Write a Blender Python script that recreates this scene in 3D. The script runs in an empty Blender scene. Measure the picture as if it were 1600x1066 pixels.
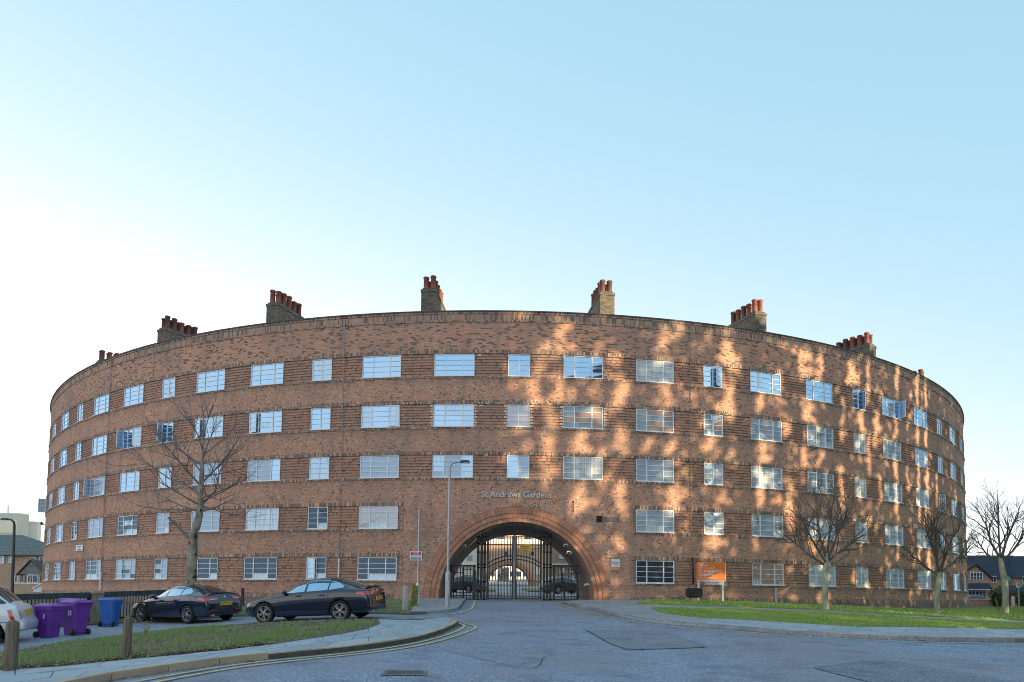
import bpy, bmesh, math, random
from mathutils import Vector, Matrix, noise
from mathutils.bvhtree import BVHTree
from mathutils.geometry import delaunay_2d_cdt
random.seed(7)
C = bpy.context.scene.collection
sc = bpy.context.scene
PI = math.pi
# ------------------------------------------------------------------ camera
E = 1.6                       # eye height above the road at the photographer's feet
F, CYP = 1038.98, 866.66      # focal length and principal row in photo pixels
PITCH, ROLL, YAW = 0.06017, 0.01143, 0.00671
FW = Vector((math.sin(YAW)*math.cos(PITCH), math.cos(YAW)*math.cos(PITCH), math.sin(PITCH)))
_r0 = Vector((math.cos(YAW), -math.sin(YAW), 0)); _u0 = _r0.cross(FW)
RT = _r0*math.cos(ROLL) + _u0*math.sin(ROLL); UP = -_r0*math.sin(ROLL) + _u0*math.cos(ROLL)
cam = bpy.data.cameras.new('camera'); cam.sensor_width = 36; cam.lens = F/1600*36
cam.shift_y = (CYP-533)/1600; cam.clip_end = 5000; cam.clip_start = .1
camo = bpy.data.objects.new('camera', cam); C.objects.link(camo)
m = Matrix((RT, UP, -FW)).transposed().to_4x4(); m.translation = (0, 0, E)
camo.matrix_world = m; sc.camera = camo
# ------------------------------------------------------------------ sun and sky
SUN_AZ, SUN_EL = math.radians(45), math.radians(7.5)     # low sun behind the photographer, to the right
SDIR = Vector((math.sin(SUN_AZ)*math.cos(SUN_EL), -math.cos(SUN_AZ)*math.cos(SUN_EL), math.sin(SUN_EL)))
sun = bpy.data.lights.new('sun', 'SUN'); sun.energy = 3.7; sun.angle = math.radians(.5); sun.color = (1, .80, .45)
suno = bpy.data.objects.new('sun', sun); C.objects.link(suno)
suno.rotation_euler = (-SDIR).to_track_quat('-Z', 'Y').to_euler()
w = bpy.data.worlds.new('World'); sc.world = w; w.use_nodes = True
nt = w.node_tree; nt.nodes.clear()
wo = nt.nodes.new('ShaderNodeOutputWorld'); bg = nt.nodes.new('ShaderNodeBackground')
sky = nt.nodes.new('ShaderNodeTexSky'); sky.sky_type = 'NISHITA'; sky.sun_disc = False
sky.sun_elevation = SUN_EL; sky.sun_rotation = math.atan2(SDIR.x, SDIR.y)
sky.air_density = 1.0; sky.dust_density = 1.2; sky.ozone_density = 1.0; sky.altitude = 30
# pale winter haze low over the whole horizon, a little brighter towards the west (left)
tc = nt.nodes.new('ShaderNodeTexCoord'); sx = nt.nodes.new('ShaderNodeSeparateXYZ')
nt.links.new(tc.outputs['Generated'], sx.inputs[0])
def wmath(op, a, b=None, c=None):
    n = nt.nodes.new('ShaderNodeMath'); n.operation = op
    for i, v in enumerate((a, b, c)):
        if v is None: continue
        if isinstance(v, (int, float)): n.inputs[i].default_value = v
        else: nt.links.new(v, n.inputs[i])
    return n.outputs[0]
zpos = wmath('MAXIMUM', sx.outputs[2], 0)
hz = wmath('POWER', 2.718, wmath('MULTIPLY', zpos, -5.0))               # 1 at the horizon, fading upwards
side = wmath('MAXIMUM', wmath('MULTIPLY_ADD', sx.outputs[0], -3.5, 3.3), .9)
fac = wmath('MINIMUM', wmath('MULTIPLY', hz, side), 1.0)
mix = nt.nodes.new('ShaderNodeMix'); mix.data_type = 'RGBA'
HAZE_SKY = (6.9, 7.0, 6.9, 1); ZEN_SKY = (2.6, 5.3, 6.9, 1)
mix2 = nt.nodes.new('ShaderNodeMix'); mix2.data_type = 'RGBA'; mix2.inputs[0].default_value = .55
nt.links.new(sky.outputs[0], mix2.inputs[6]); mix2.inputs[7].default_value = ZEN_SKY
nt.links.new(mix2.outputs[2], mix.inputs[6]); mix.inputs[7].default_value = HAZE_SKY
nt.links.new(fac, mix.inputs[0])
nt.links.new(mix.outputs[2], bg.inputs[0]); bg.inputs[1].default_value = .086
nt.links.new(bg.outputs[0], wo.inputs[0])
sc.view_settings.view_transform = 'Standard'; sc.view_settings.look = 'None'
sc.view_settings.gamma = 1; sc.view_settings.use_curve_mapping = False
sc.view_settings.exposure = 1.18
sc.cycles.pixel_filter_type = 'BLACKMAN_HARRIS'; sc.cycles.filter_width = 1.0; sc.cycles.max_bounces = 6; sc.cycles.diffuse_bounces = 3; sc.cycles.glossy_bounces = 3
sc.cycles.transparent_max_bounces = 6; sc.cycles.sample_clamp_indirect = 4
# ------------------------------------------------------------------ terrain
def sstep(a, b, x):
    t = min(1, max(0, (x-a)/(b-a))); return t*t*(3-2*t)
ZC = [(-60, -1.75), (0, -1.55), (6, -1.45), (10, -1.34), (14, -1.21), (18, -1.05), (22, -.88), (26, -.70), (30, -.52), (35, -.34), (38, -.28)]
def zg(x, y):
    """ground height (absolute) at x, y"""
    if y >= 38: z = -.28 + .022*(min(y, 160)-38)*(1-sstep(14, 26, abs(x)))
    elif y <= -60: z = -1.75
    else:
        # smooth (Catmull-Rom) through the table
        for i in range(len(ZC)-1):
            if ZC[i][0] <= y <= ZC[i+1][0]: break
        y1, z1 = ZC[i]; y2, z2 = ZC[i+1]
        y0, z0 = ZC[i-1] if i else (y1-1, z1-.01); y3, z3 = ZC[i+2] if i+2 < len(ZC) else (y2+1, z2+.01)
        m1 = (z2-z0)/(y2-y0); m2 = (z3-z1)/(y3-y1); h = y2-y1; t = (y-y1)/h
        z = (2*t**3-3*t*t+1)*z1 + (t**3-2*t*t+t)*h*m1 + (-2*t**3+3*t*t)*z2 + (t**3-t*t)*h*m2
    if y > 38: pass
    z -= .5*sstep(4, 14, -x) + .5*sstep(8, 28, x)
    return z + E
def ray(px, py):
    d = FW + RT*((px-800)/F) + UP*((CYP-py)/F)
    return d
def G(px, py, dz=0.):
    """ground point seen at photo pixel px, py (on a sheet dz above the ground)"""
    d = ray(px, py); o = Vector((0, 0, E)); a, b = 3.0, None
    t = 3.0
    while t < 400:
        p = o + d*t
        if p.z < zg(p.x, p.y)+dz: b = t; break
        a = t; t *= 1.02
    if b is None: b = 400; a = 399
    for _ in range(30):
        mm = (a+b)/2; p = o + d*mm
        if p.z < zg(p.x, p.y)+dz: b = mm
        else: a = mm
    p = o + d*b
    return Vector((p.x, p.y, zg(p.x, p.y)+dz))
def P(px, py, y):
    """point on the vertical plane at distance y seen at photo pixel"""
    d = ray(px, py); t = y/d.y; return Vector((0, 0, E)) + d*t
# ------------------------------------------------------------------ object helpers
def tag(o, label=None, cat=None, group=None, kind=None):
    if label: o['label'] = label
    if cat: o['category'] = cat
    if group: o['group'] = group
    if kind: o['kind'] = kind
    return o
def empty(name, loc=(0, 0, 0), rz=0., label=None, cat=None, group=None, kind=None, parent=None):
    o = bpy.data.objects.new(name, None); C.objects.link(o); o.location = loc; o.rotation_euler = (0, 0, rz)
    o.empty_display_size = .2
    if parent: o.parent = parent
    return tag(o, label, cat, group, kind)
def wm(o):
    m = o.matrix_basis.copy()
    while o.parent: o = o.parent; m = o.matrix_basis @ m
    return m
def link(name, me, parent=None, loc=None, rot=None, **kw):
    o = bpy.data.objects.new(name, me); C.objects.link(o)
    if parent: o.parent = parent
    if loc is not None: o.location = loc
    if rot is not None: o.rotation_euler = rot
    return tag(o, **kw)
class MB:
    def __init__(s): s.v = []; s.f = []; s.mi = []; s.uv = None; s.sm = []
    def add(s, vs, fs, mi=0, smooth=False):
        n = len(s.v); s.v += [tuple(v) for v in vs]
        for f in fs: s.f.append(tuple(i+n for i in f)); s.mi.append(mi); s.sm.append(smooth)
        return s
    def box(s, c, d, mi=0, rz=0., M=None, taper=1.):
        x, y, z = d[0]/2, d[1]/2, d[2]/2; vs = []
        R = Matrix.Rotation(rz, 3, 'Z') if M is None else M
        for k in (-1, 1):
            t = 1 if k < 0 else taper
            for a, b in ((-1, -1), (1, -1), (1, 1), (-1, 1)): vs.append(R @ Vector((a*x*t, b*y*t, k*z)) + Vector(c))
        return s.add(vs, [(0, 3, 2, 1), (4, 5, 6, 7), (0, 1, 5, 4), (1, 2, 6, 5), (2, 3, 7, 6), (3, 0, 4, 7)], mi)
    def bar(s, a, b, w, h=None, mi=0):
        a, b = Vector(a), Vector(b); h = h or w; d = b-a; L = d.length
        if L < 1e-6: return s
        R = d.to_track_quat('X', 'Z').to_matrix()
        return s.box((a+b)/2, (L, w, h), mi, M=R)
    def tube(s, pts, rad, n=8, mi=0, smooth=True, cap=True):
        pts = [Vector(p) for p in pts]; rad = rad if isinstance(rad, (list, tuple)) else [rad]*len(pts)
        vs = []; up = None
        for i, p in enumerate(pts):
            d = (pts[min(i+1, len(pts)-1)] - pts[max(i-1, 0)]); d = d.normalized() if d.length > 1e-9 else Vector((0, 0, 1))
            if up is None: up = Vector((1, 0, 0)) if abs(d.x) < .8 else Vector((0, 1, 0))
            a = (up - d*up.dot(d)).normalized(); b = d.cross(a); up = a
            for k in range(n):
                t = 2*PI*k/n; vs.append(p + (a*math.cos(t) + b*math.sin(t))*rad[i])
        fs = []
        for i in range(len(pts)-1):
            for k in range(n): fs.append((i*n+k, i*n+(k+1) % n, (i+1)*n+(k+1) % n, (i+1)*n+k))
        s.add(vs, fs, mi, smooth)
        if cap:
            m = len(pts)-1; s.add([vs[k] for k in range(n)][::-1] + [vs[m*n+k] for k in range(n)], [tuple(range(n)), tuple(range(n, 2*n))], mi)
        return s
    def lathe(s, prof, c=(0, 0, 0), n=16, mi=0, M=None, smooth=True, close=False):
        vs = []; M = M or Matrix.Identity(3)
        for r, z in prof:
            for k in range(n):
                t = 2*PI*k/n; vs.append(M @ Vector((r*math.cos(t), r*math.sin(t), z)) + Vector(c))
        fs = [(i*n+k, i*n+(k+1) % n, (i+1)*n+(k+1) % n, (i+1)*n+k) for i in range(len(prof)-1) for k in range(n)]
        if close:
            m = len(prof)-1
            fs += [(m*n+k, m*n+(k+1) % n, (k+1) % n, k) for k in range(n)]
        return s.add(vs, fs, mi, smooth)
    def prism(s, poly, z0, z1, mi=0, M=None, c=(0, 0, 0)):
        """poly: 2d points (counter-clockwise) extruded z0..z1 in local frame"""
        n = len(poly); M = M or Matrix.Identity(3)
        vs = [M @ Vector((x, y, z0)) + Vector(c) for x, y in poly] + [M @ Vector((x, y, z1)) + Vector(c) for x, y in poly]
        return s.add(vs, [tuple(range(n))[::-1], tuple(range(n, 2*n))] + [(i, (i+1) % n, n+(i+1) % n, n+i) for i in range(n)], mi)
    def mesh(s, name, mats=()):
        me = bpy.data.meshes.new(name); me.from_pydata(s.v, [], s.f)
        for m in (mats if isinstance(mats, (list, tuple)) else [mats]): me.materials.append(m)
        me.polygons.foreach_set('material_index', s.mi); me.polygons.foreach_set('use_smooth', s.sm)
        if s.uv is not None:
            l = me.uv_layers.new(name='UVMap'); flat = [0.0]*(2*len(me.loops))
            for i, lp in enumerate(me.loops):
                a = s.uv[lp.vertex_index]; flat[2*i] = a[0]; flat[2*i+1] = a[1]
            l.data.foreach_set('uv', flat)
        me.update(); return me
    def build(s, name, mats, parent=None, world=False, loc=None, rot=None, **kw):
        """world=True: vertices were given in world space although the object hangs under parent"""
        if world and parent:
            inv = wm(parent).inverted(); s.v = [tuple(inv @ Vector(v)) for v in s.v]
        elif world and loc is not None:
            s.v = [tuple(Vector(v)-Vector(loc)) for v in s.v]
        return link(name, s.mesh(name, mats), parent, loc, rot, **kw)
# ------------------------------------------------------------------ material helpers
class NT:
    def __init__(s, name):
        s.m = bpy.data.materials.new(name); s.m.use_nodes = True; s.t = s.m.node_tree; s.t.nodes.clear()
        s.o = s.n('OutputMaterial'); s.p = s.n('BsdfPrincipled'); s.l(s.p.outputs[0], s.o.inputs[0])
    def n(s, k, **kw):
        x = s.t.nodes.new('ShaderNode'+k)
        for a, b in kw.items(): setattr(x, a, b)
        return x
    def l(s, a, b): s.t.links.new(a, b)
    def val(s, sock, v):
        if hasattr(v, 'links') or hasattr(v, 'is_linked'): s.l(v, sock)
        else: sock.default_value = v
    def math(s, op, *a):
        x = s.n('Math', operation=op)
        for i, v in enumerate(a): s.val(x.inputs[i], v)
        return x.outputs[0]
    def mix(s, f, a, b, mode='MIX'):
        x = s.n('Mix', data_type='RGBA', blend_type=mode)
        s.val(x.inputs[0], f); s.val(x.inputs[6], a if hasattr(a, 'links') or hasattr(a, 'is_linked') else (*a, 1)); s.val(x.inputs[7], b if hasattr(b, 'is_linked') else (*b, 1)); return x.outputs[2]
    def noise(s, vec, scale, detail=3, rough=.55):
        x = s.n('TexNoise'); s.l(vec, x.inputs['Vector']); x.inputs['Scale'].default_value = scale
        x.inputs['Detail'].default_value = detail; x.inputs['Roughness'].default_value = rough; return x.outputs[0]
    def ramp(s, f, stops, interp='LINEAR'):
        x = s.n('ValToRGB'); r = x.color_ramp; r.interpolation = interp; s.l(f, x.inputs[0])
        while len(r.elements) < len(stops): r.elements.new(.5)
        for e, (p, c) in zip(r.elements, stops): e.position = p; e.color = (*c, 1) if not isinstance(c, (int, float)) else (c, c, c, 1)
        return x.outputs[0]
    def mapr(s, f, a, b, c=0., d=1.):
        x = s.n('MapRange'); s.l(f, x.inputs[0]); x.inputs[1].default_value = a; x.inputs[2].default_value = b; x.inputs[3].default_value = c; x.inputs[4].default_value = d; return x.outputs[0]
    def bump(s, h, dist=.01, st=1.):
        x = s.n('Bump'); x.inputs['Distance'].default_value = dist; x.inputs['Strength'].default_value = st
        s.l(h, x.inputs['Height']); s.l(x.outputs[0], s.p.inputs['Normal'])
    def scalev(s, vec, sc_):
        x = s.n('VectorMath', operation='MULTIPLY'); s.l(vec, x.inputs[0]); x.inputs[1].default_value = sc_; return x.outputs[0]
    def set(s, col=None, rough=None, metal=None, spec=None, coat=None):
        if col is not None: s.val(s.p.inputs['Base Color'], col if hasattr(col, 'is_linked') else (*col, 1))
        if rough is not None: s.val(s.p.inputs['Roughness'], rough)
        if metal is not None: s.p.inputs['Metallic'].default_value = metal
        if spec is not None: s.p.inputs['Specular IOR Level'].default_value = spec
        if coat is not None: s.p.inputs['Coat Weight'].default_value = coat; s.p.inputs['Coat Roughness'].default_value = .04
        return s.m
def plain(name, col, rough=.6, metal=0., spec=.5, coat=None, vary=.12, scale=6., bumpd=0., bscale=40.):
    t = NT(name); pos = t.n('TexCoord').outputs['Object']
    nz = t.noise(pos, scale, 4)
    c = t.mix(t.mapr(nz, .3, .7), [max(0, x*(1-vary)) for x in col], [min(1, x*(1+vary)) for x in col])
    t.set(c, rough, metal, spec, coat)
    if bumpd: t.bump(t.noise(pos, bscale, 3), bumpd)
    return t.m
def brick_mat(name, cols, bw=.225, bh=.075, uv=True, stagger=True, mortar=(.50, .38, .31), dirt=(.27, .21, .185), dirt_amt=.35, streak=False, gap=.010, sill=False):
    t = NT(name)
    if uv: src = t.n('UVMap').outputs[0]; sp = t.n('SeparateXYZ'); t.l(src, sp.inputs[0]); u, v = sp.outputs[0], sp.outputs[1]
    else:
        src = t.n('TexCoord').outputs['Object']; sp = t.n('SeparateXYZ'); t.l(src, sp.inputs[0]); u = t.math('ADD', sp.outputs[0], sp.outputs[1]); v = sp.outputs[2]
    u = t.math('ADD', u, 200.); v = t.math('ADD', v, 50.)
    rv = t.math('DIVIDE', v, bh); row = t.math('FLOOR', rv)
    off = t.math('MULTIPLY', t.math('MODULO', row, 2.), .5) if stagger else 0.
    ru = t.math('ADD', t.math('DIVIDE', u, bw), off); colm = t.math('FLOOR', ru)
    cb = t.n('CombineXYZ'); t.l(colm, cb.inputs[0]); t.l(row, cb.inputs[1])
    wn = t.n('TexWhiteNoise', noise_dimensions='2D'); t.l(cb.outputs[0], wn.inputs[0])
    n = len(cols); brick = t.ramp(wn.outputs[0], [(i/n, c) for i, c in enumerate(cols)], 'CONSTANT')
    c2 = t.n('CombineXYZ'); t.l(u, c2.inputs[0]); t.l(v, c2.inputs[1]); P2 = c2.outputs[0]
    big = t.noise(P2, .35, 4, .6); med = t.noise(P2, 1.7, 4, .6); fine = t.noise(P2, 30, 3)
    brick = t.mix(t.mapr(fine, .3, .75, 0., .25), brick, (.50, .40, .33))
    fu = t.math('FRACT', ru); fv = t.math('FRACT', rv)
    du = t.math('MULTIPLY', t.math('MINIMUM', fu, t.math('SUBTRACT', 1., fu)), bw)
    dv = t.math('MULTIPLY', t.math('MINIMUM', fv, t.math('SUBTRACT', 1., fv)), bh)
    dm = t.math('MINIMUM', du, dv); isb = t.mapr(dm, gap*.35, gap*.8)
    col = t.mix(isb, mortar, brick)
    col = t.mix(t.mapr(big, .42, .68, 0., dirt_amt), col, dirt)
    col = t.mix(t.mapr(med, .55, .75, 0., dirt_amt*.8), col, dirt)
    if sill:      # rain-washed soot below every sill course
        zm = t.math('MODULO', t.math('ADD', t.math('SUBTRACT', v, 50.575), 275.), 2.75)
        st = t.math('MULTIPLY', t.mapr(zm, 2.25, 2.75, 0., 1.), t.mapr(t.noise(t.scalev(P2, (1.6, .5, 1)), 1.0, 4, .65), .40, .66, .05, .75))
        col = t.mix(st, col, (.20, .16, .145))
    if streak:
        sv = t.scalev(P2, (2.2, .16, 1)); stn = t.noise(sv, 1.0, 4, .6)
        col = t.mix(t.mapr(stn, .52, .72, 0., .35), col, (.17, .15, .14))
    t.set(col, .88, spec=.25); t.bump(t.math('ADD', isb, t.math('MULTIPLY', fine, .6)), .012, .8)
    return t.m
RED = (.66, .275, .17); ORG = (.73, .345, .205); BRN = (.56, .25, .165); DKB = (.20, .10, .08); PAL = (.74, .48, .36); GRB = (.52, .32, .24)
M_wall = brick_mat('brick_red', [RED, BRN, ORG, RED, DKB, RED, PAL, BRN, ORG, GRB, RED, BRN, ORG, RED], bw=.1125, sill=True, dirt_amt=.36, streak=True)
M_band = brick_mat('brick_window_band', [BRN, RED, DKB, GRB, BRN, GRB, RED], bw=.1125, dirt_amt=.45, streak=True)
M_top = brick_mat('brick_parapet', [RED, DKB, ORG, BRN, RED, ORG, (.09, .06, .05), ORG, GRB, RED, BRN], dirt_amt=.5, streak=True)
M_sold = brick_mat('brick_soldier', [BRN, DKB, GRB, (.10, .07, .06), DKB, (.30, .19, .14), (.13, .09, .07), PAL], bw=.075, bh=.225, stagger=False, dirt_amt=.55)
M_soldtop = brick_mat('brick_soldier_parapet', [GRB, DKB, (.36, .27, .18), BRN, (.09, .07, .06), GRB], bw=.085, bh=.30, stagger=False, dirt_amt=.65, streak=True)
M_plinth = brick_mat('brick_plinth', [(.26, .18, .18), (.17, .12, .125), (.32, .22, .20), (.22, .16, .155)], dirt_amt=.5, mortar=(.3, .26, .24))
M_brickobj = brick_mat('brick_object_space', [BRN, GRB, DKB, (.30, .22, .15), BRN], uv=False, dirt_amt=.6, streak=False)
M_soot = brick_mat('brick_sooty', [(.20, .15, .12), (.13, .10, .085), (.27, .21, .15), (.10, .085, .08), (.30, .25, .17)], uv=False, dirt_amt=.6, mortar=(.22, .19, .16), dirt=(.09, .085, .075))
M_redhouse = brick_mat('brick_house', [RED, ORG, (.40, .22, .13), BRN], uv=False, dirt_amt=.15, mortar=(.4, .35, .3))
M_bufhouse = brick_mat('brick_pale_house', [(.55, .36, .24), (.50, .30, .20), (.58, .40, .28)], uv=False, dirt_amt=.15, mortar=(.5, .45, .4))
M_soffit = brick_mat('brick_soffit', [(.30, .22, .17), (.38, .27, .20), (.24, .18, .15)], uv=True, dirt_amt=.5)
M_white = plain('white_paint', (.80, .81, .84), .35, vary=.05)
M_whitep = plain('white_plastic', (.75, .76, .8), .4, vary=.04)
M_black = plain('black_metal', (.018, .018, .022), .45, vary=.3)
M_darkmetal = plain('dark_metal', (.045, .05, .055), .5, vary=.2)
M_galv = plain('galvanised_steel', (.42, .44, .46), .45, .6, vary=.12, scale=12)
M_lead = plain('lead_capping', (.07, .07, .075), .7, vary=.25, scale=3)
M_roof = plain('roof_felt', (.10, .10, .10), .9)
M_terra = plain('terracotta_pot', (.30, .10, .08), .75, vary=.35, scale=3)
M_terra2 = plain('sooty_pot', (.16, .08, .065), .8, vary=.35, scale=3)
M_conc = plain('concrete', (.42, .40, .37), .85, vary=.2, scale=9, bumpd=.004)
M_dark = plain('dark_void', (.02, .02, .022), .9)
M_mortar = plain('mortar', (.22, .16, .13), .95, vary=.2, scale=20, bumpd=.003)
def voussoir_mat():
    t = NT('voussoir_brick'); oi = t.n('ObjectInfo').outputs['Random']; pos = t.n('TexCoord').outputs['Object']
    c = t.ramp(oi, [(0, (.54, .235, .15)), (.3, (.48, .205, .13)), (.6, (.60, .28, .18)), (.85, (.40, .18, .12)), (1, (.64, .33, .22))])
    f = t.noise(pos, 25, 4); c = t.mix(t.mapr(f, .35, .75, 0, .45), c, (.25, .15, .11))
    t.set(c, .85, spec=.3); t.bump(f, .004); return t.m
M_vou = voussoir_mat()
def glass_mat(name, tint, refl, rough=.02, inner=None):
    """pane seen against a curtain, blind or dark room: mirror-like coat over what hangs behind it"""
    t = NT(name); pos = t.n('TexCoord').outputs['Object']
    if inner == 'blind':
        sp = t.n('SeparateXYZ'); t.l(pos, sp.inputs[0]); s_ = t.math('SINE', t.math('MULTIPLY', sp.outputs[2], 120.))
        col = t.mix(t.mapr(s_, -1, 1, 0, .35), tint, [x*.55 for x in tint])
    elif inner == 'curtain':
        sp = t.n('SeparateXYZ'); t.l(pos, sp.inputs[0]); s_ = t.noise(t.scalev(pos, (18, 1, .8)), 1.0, 2)
        col = t.mix(t.mapr(s_, .35, .65), tint, [x*.5 for x in tint])
    else:
        col = t.mix(t.mapr(t.noise(pos, 2.3, 3), .35, .65), tint, [x*.45 for x in tint])
    t.set(col, .7, spec=.2)
    g = t.n('BsdfGlossy'); g.inputs['Roughness'].default_value = rough; g.inputs['Color'].default_value = (.40, .66, .96, 1)
    fr = t.n('Fresnel'); fr.inputs[0].default_value = 1.5
    f = t.math('MINIMUM', t.math('ADD', fr.outputs[0], refl), 1.)
    ms = t.n('MixShader'); t.l(f, ms.inputs[0]); t.l(t.p.outputs[0], ms.inputs[1]); t.l(g.outputs[0], ms.inputs[2]); t.l(ms.outputs[0], t.o.inputs[0])
    return t.m
G_sky = glass_mat('glass_clear_reflecting', (.06, .10, .15), .62)
G_sky2 = glass_mat('glass_net_curtain', (.66, .74, .84), .36, inner='curtain')
G_blind = glass_mat('glass_venetian_blind', (.44, .50, .60), .12, inner='blind')
G_dark = glass_mat('glass_dark_room', (.035, .05, .085), .05)
G_warm = glass_mat('glass_peach_blind', (.62, .40, .30), .22, inner='blind')
G_white = glass_mat('glass_white_blind', (.86, .89, .93), .18, inner='curtain')
# ================================================================== the curved brick building
R0, CYC, TH0, HS = 46.62, 81.66, .0108, 2.75
def wp(s, z, off=0.):
    """facade point: s metres along the curve from the arch, z height above the eye, off outwards"""
    th = TH0 + s/R0; r = R0+off
    return Vector((r*math.sin(th), CYC - r*math.cos(th), z+E))
def px_wall(px, py, off=0.):
    d = ray(px, py); r = R0+off; A = d.x**2+d.y**2; B = -2*d.y*CYC; Cc = CYC**2-r*r
    t = (-B-math.sqrt(max(0, B*B-4*A*Cc)))/(2*A); q = d*t
    return (math.atan2(q.x, CYC-q.y)-TH0)*R0, q.z
BLD = empty('apartment_building', (0, CYC-R0, zg(0, 35)), label='long curved brown brick apartment block of five storeys with arched gateway', cat='building')
PER, AOFF = .2358, .0748
def col_th(i):
    s = 1 if i > 0 else -1; k, mm = divmod(abs(i), 3)
    return s*(k*PER + (0, AOFF, PER-AOFF)[mm])
WW, WN, WH, ZB5 = 2.207, 1.228, 1.229, .695
wins = []           # (col, row, s centre, width, z bottom)
for i in range(-13, 14):
    for row in range(1, 6):
        if row >= 4 and abs(i) <= 1: continue
        wins.append((i, row, col_th(i)*R0, WN if i % 3 == 0 else WW, ZB5+(5-row)*HS))
SMAX = 1.42*R0; SB = 6.24
ZTOP = 15.2-.0; ZBOT = -3.0
# profile intervals: (z0, z1, offset, material) ; material 0 wall, 1 band, 2 top, 3 soldier, 4 parapet soldier, 5 plinth
def profile():
    P_ = []; z = ZBOT
    P_.append((z, -.30, .06, 5)); P_.append((-.30, -.245, .075, 3)); P_.append((-.245, -.03, .035, 3)); z = -.03
    for row in range(5, 0, -1):
        zb = ZB5+(5-row)*HS; zt = zb+WH
        P_.append((z, zb-.12, 0., 0)); P_.append((zb-.12, zb, .03, 3))
        n = 8; h = WH/n
        for k in range(n):
            P_.append((zb+k*h, zb+k*h+h*.5, .0, 1)); P_.append((zb+k*h+h*.5, zb+(k+1)*h, -.045, 1))
        P_.append((zt, zt+.2, .03, 3)); z = zt+.2
    P_.append((z, z+.62, 0, 2)); P_.append((z+.62, 14.66, 0, 2))
    P_.append((14.66, 15.10, .035, 4)); P_.append((15.10, 15.2, .07, 4))
    return P_
PROF = profile()
ZA = 5.3            # the plain field with the arch ends here
def wall_grid(name, s0, s1, rows, mats, extra=(), plainfield=False):
    mb = MB(); uv = []
    br = {round(s0, 4), round(s1, 4)}
    inr = [w_ for w_ in wins if s0-.01 < w_[2]-w_[3]/2 and w_[2]+w_[3]/2 < s1+.01]
    for w_ in inr: br.add(round(w_[2]-w_[3]/2, 4)); br.add(round(w_[2]+w_[3]/2, 4))
    br = sorted(br); ss = [br[0]]
    for b in br[1:]:
        n = max(1, int(math.ceil((b-ss[-1])/.9))); a = ss[-1]
        ss += [a+(b-a)*k/n for k in range(1, n+1)]
    def q(a, b, c, d, mi):
        n = len(mb.v)
        for s_, z_, o_, in (a, b, c, d): mb.v.append(tuple(wp(s_, z_, o_))); uv.append((s_, z_+o_*1.0))
        mb.f.append((n, n+1, n+2, n+3)); mb.mi.append(mi); mb.sm.append(False)
    zs = {}
    for si in range(len(ss)-1):
        a, b = ss[si], ss[si+1]; mid = (a+b)/2; prev = None
        holes = [(w_[4], w_[4]+WH) for w_ in inr if w_[2]-w_[3]/2 < mid < w_[2]+w_[3]/2]
        for z0, z1, of, mi in rows:
            zm = (z0+z1)/2
            if any(h0 < zm < h1 for h0, h1 in holes): prev = None; continue
            if prev is not None and abs(prev-of) > 1e-5: q((a, z0, prev), (b, z0, prev), (b, z0, of), (a, z0, of), mi)
            n = 1 if z1-z0 < 1.2 else int((z1-z0)/1.0)
            for k in range(n): q((a, z0+(z1-z0)*k/n, of), (b, z0+(z1-z0)*k/n, of), (b, z0+(z1-z0)*(k+1)/n, of), (a, z0+(z1-z0)*(k+1)/n, of), mi)
            prev = of
    D = .13
    for i, row, sc_, wd, zb in inr:       # reveals, head and sill of every opening
        if not any(r[0] <= zb+.1 < r[1] for r in rows): continue
        for sg in (-1, 1):
            e = sc_+sg*wd/2
            q((e, zb, .03), (e, zb, -D-.02), (e, zb+WH, -D-.02), (e, zb+WH, .03), 1)
        for zz in (zb, zb+WH):
            q((sc_-wd/2, zz, .03), (sc_+wd/2, zz, .03), (sc_+wd/2, zz, -D-.02), (sc_-wd/2, zz, -D-.02), 3)
    mb.uv = uv
    return mb.build(name, mats, BLD, world=True)
WM = [M_wall, M_band, M_top, M_sold, M_soldtop, M_plinth]
low = [r for r in PROF if r[1] <= ZA-.0 or r[0] < ZA]
up_ = [(max(r[0], ZA), r[1], r[2], r[3]) for r in PROF if r[1] > ZA]
low = [(r[0], min(r[1], ZA), r[2], r[3]) for r in PROF if r[0] < ZA]
wall_grid('wall', -SMAX, -SB, PROF, WM)
wall_grid('wall', SB, SMAX, PROF, WM)
wall_grid('wall', -SB, SB, up_, WM)
# field around the arch
RA, AZ = 4.12, -.28          # opening radius and springing height
RW = 4.96                    # wall is cut to here, the rings fill the rest
mb = MB(); uv = []
def q2(pts, mi=0):
    n = len(mb.v)
    for s_, z_, o_ in pts: mb.v.append(tuple(wp(s_, z_, o_))); uv.append((s_, z_))
    mb.f.append(tuple(range(n, n+len(pts)))); mb.mi.append(mi); mb.sm.append(False)
angs = [PI*k/72 for k in range(73)]
ca = math.atan2(ZA-AZ, SB); angs = sorted(angs+[ca, PI-ca])
def outer(a):
    c, s_ = math.cos(a), math.sin(a)
    t = min(SB/abs(c) if abs(c) > 1e-6 else 1e9, (ZA-AZ)/s_ if s_ > 1e-6 else 1e9); return t
for a, b in zip(angs, angs[1:]):
    if b-a < 1e-5: continue
    oa, ob = outer(a), outer(b)
    for k in range(3):
        ra0, ra1 = RW+(oa-RW)*k/3, RW+(oa-RW)*(k+1)/3; rb0, rb1 = RW+(ob-RW)*k/3, RW+(ob-RW)*(k+1)/3
        f = lambda r, t: (r*math.cos(t), AZ+r*math.sin(t), 0.)
        q2([f(ra0, a), f(ra1, a), f(rb1, b), f(rb0, b)][::1])
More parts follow.
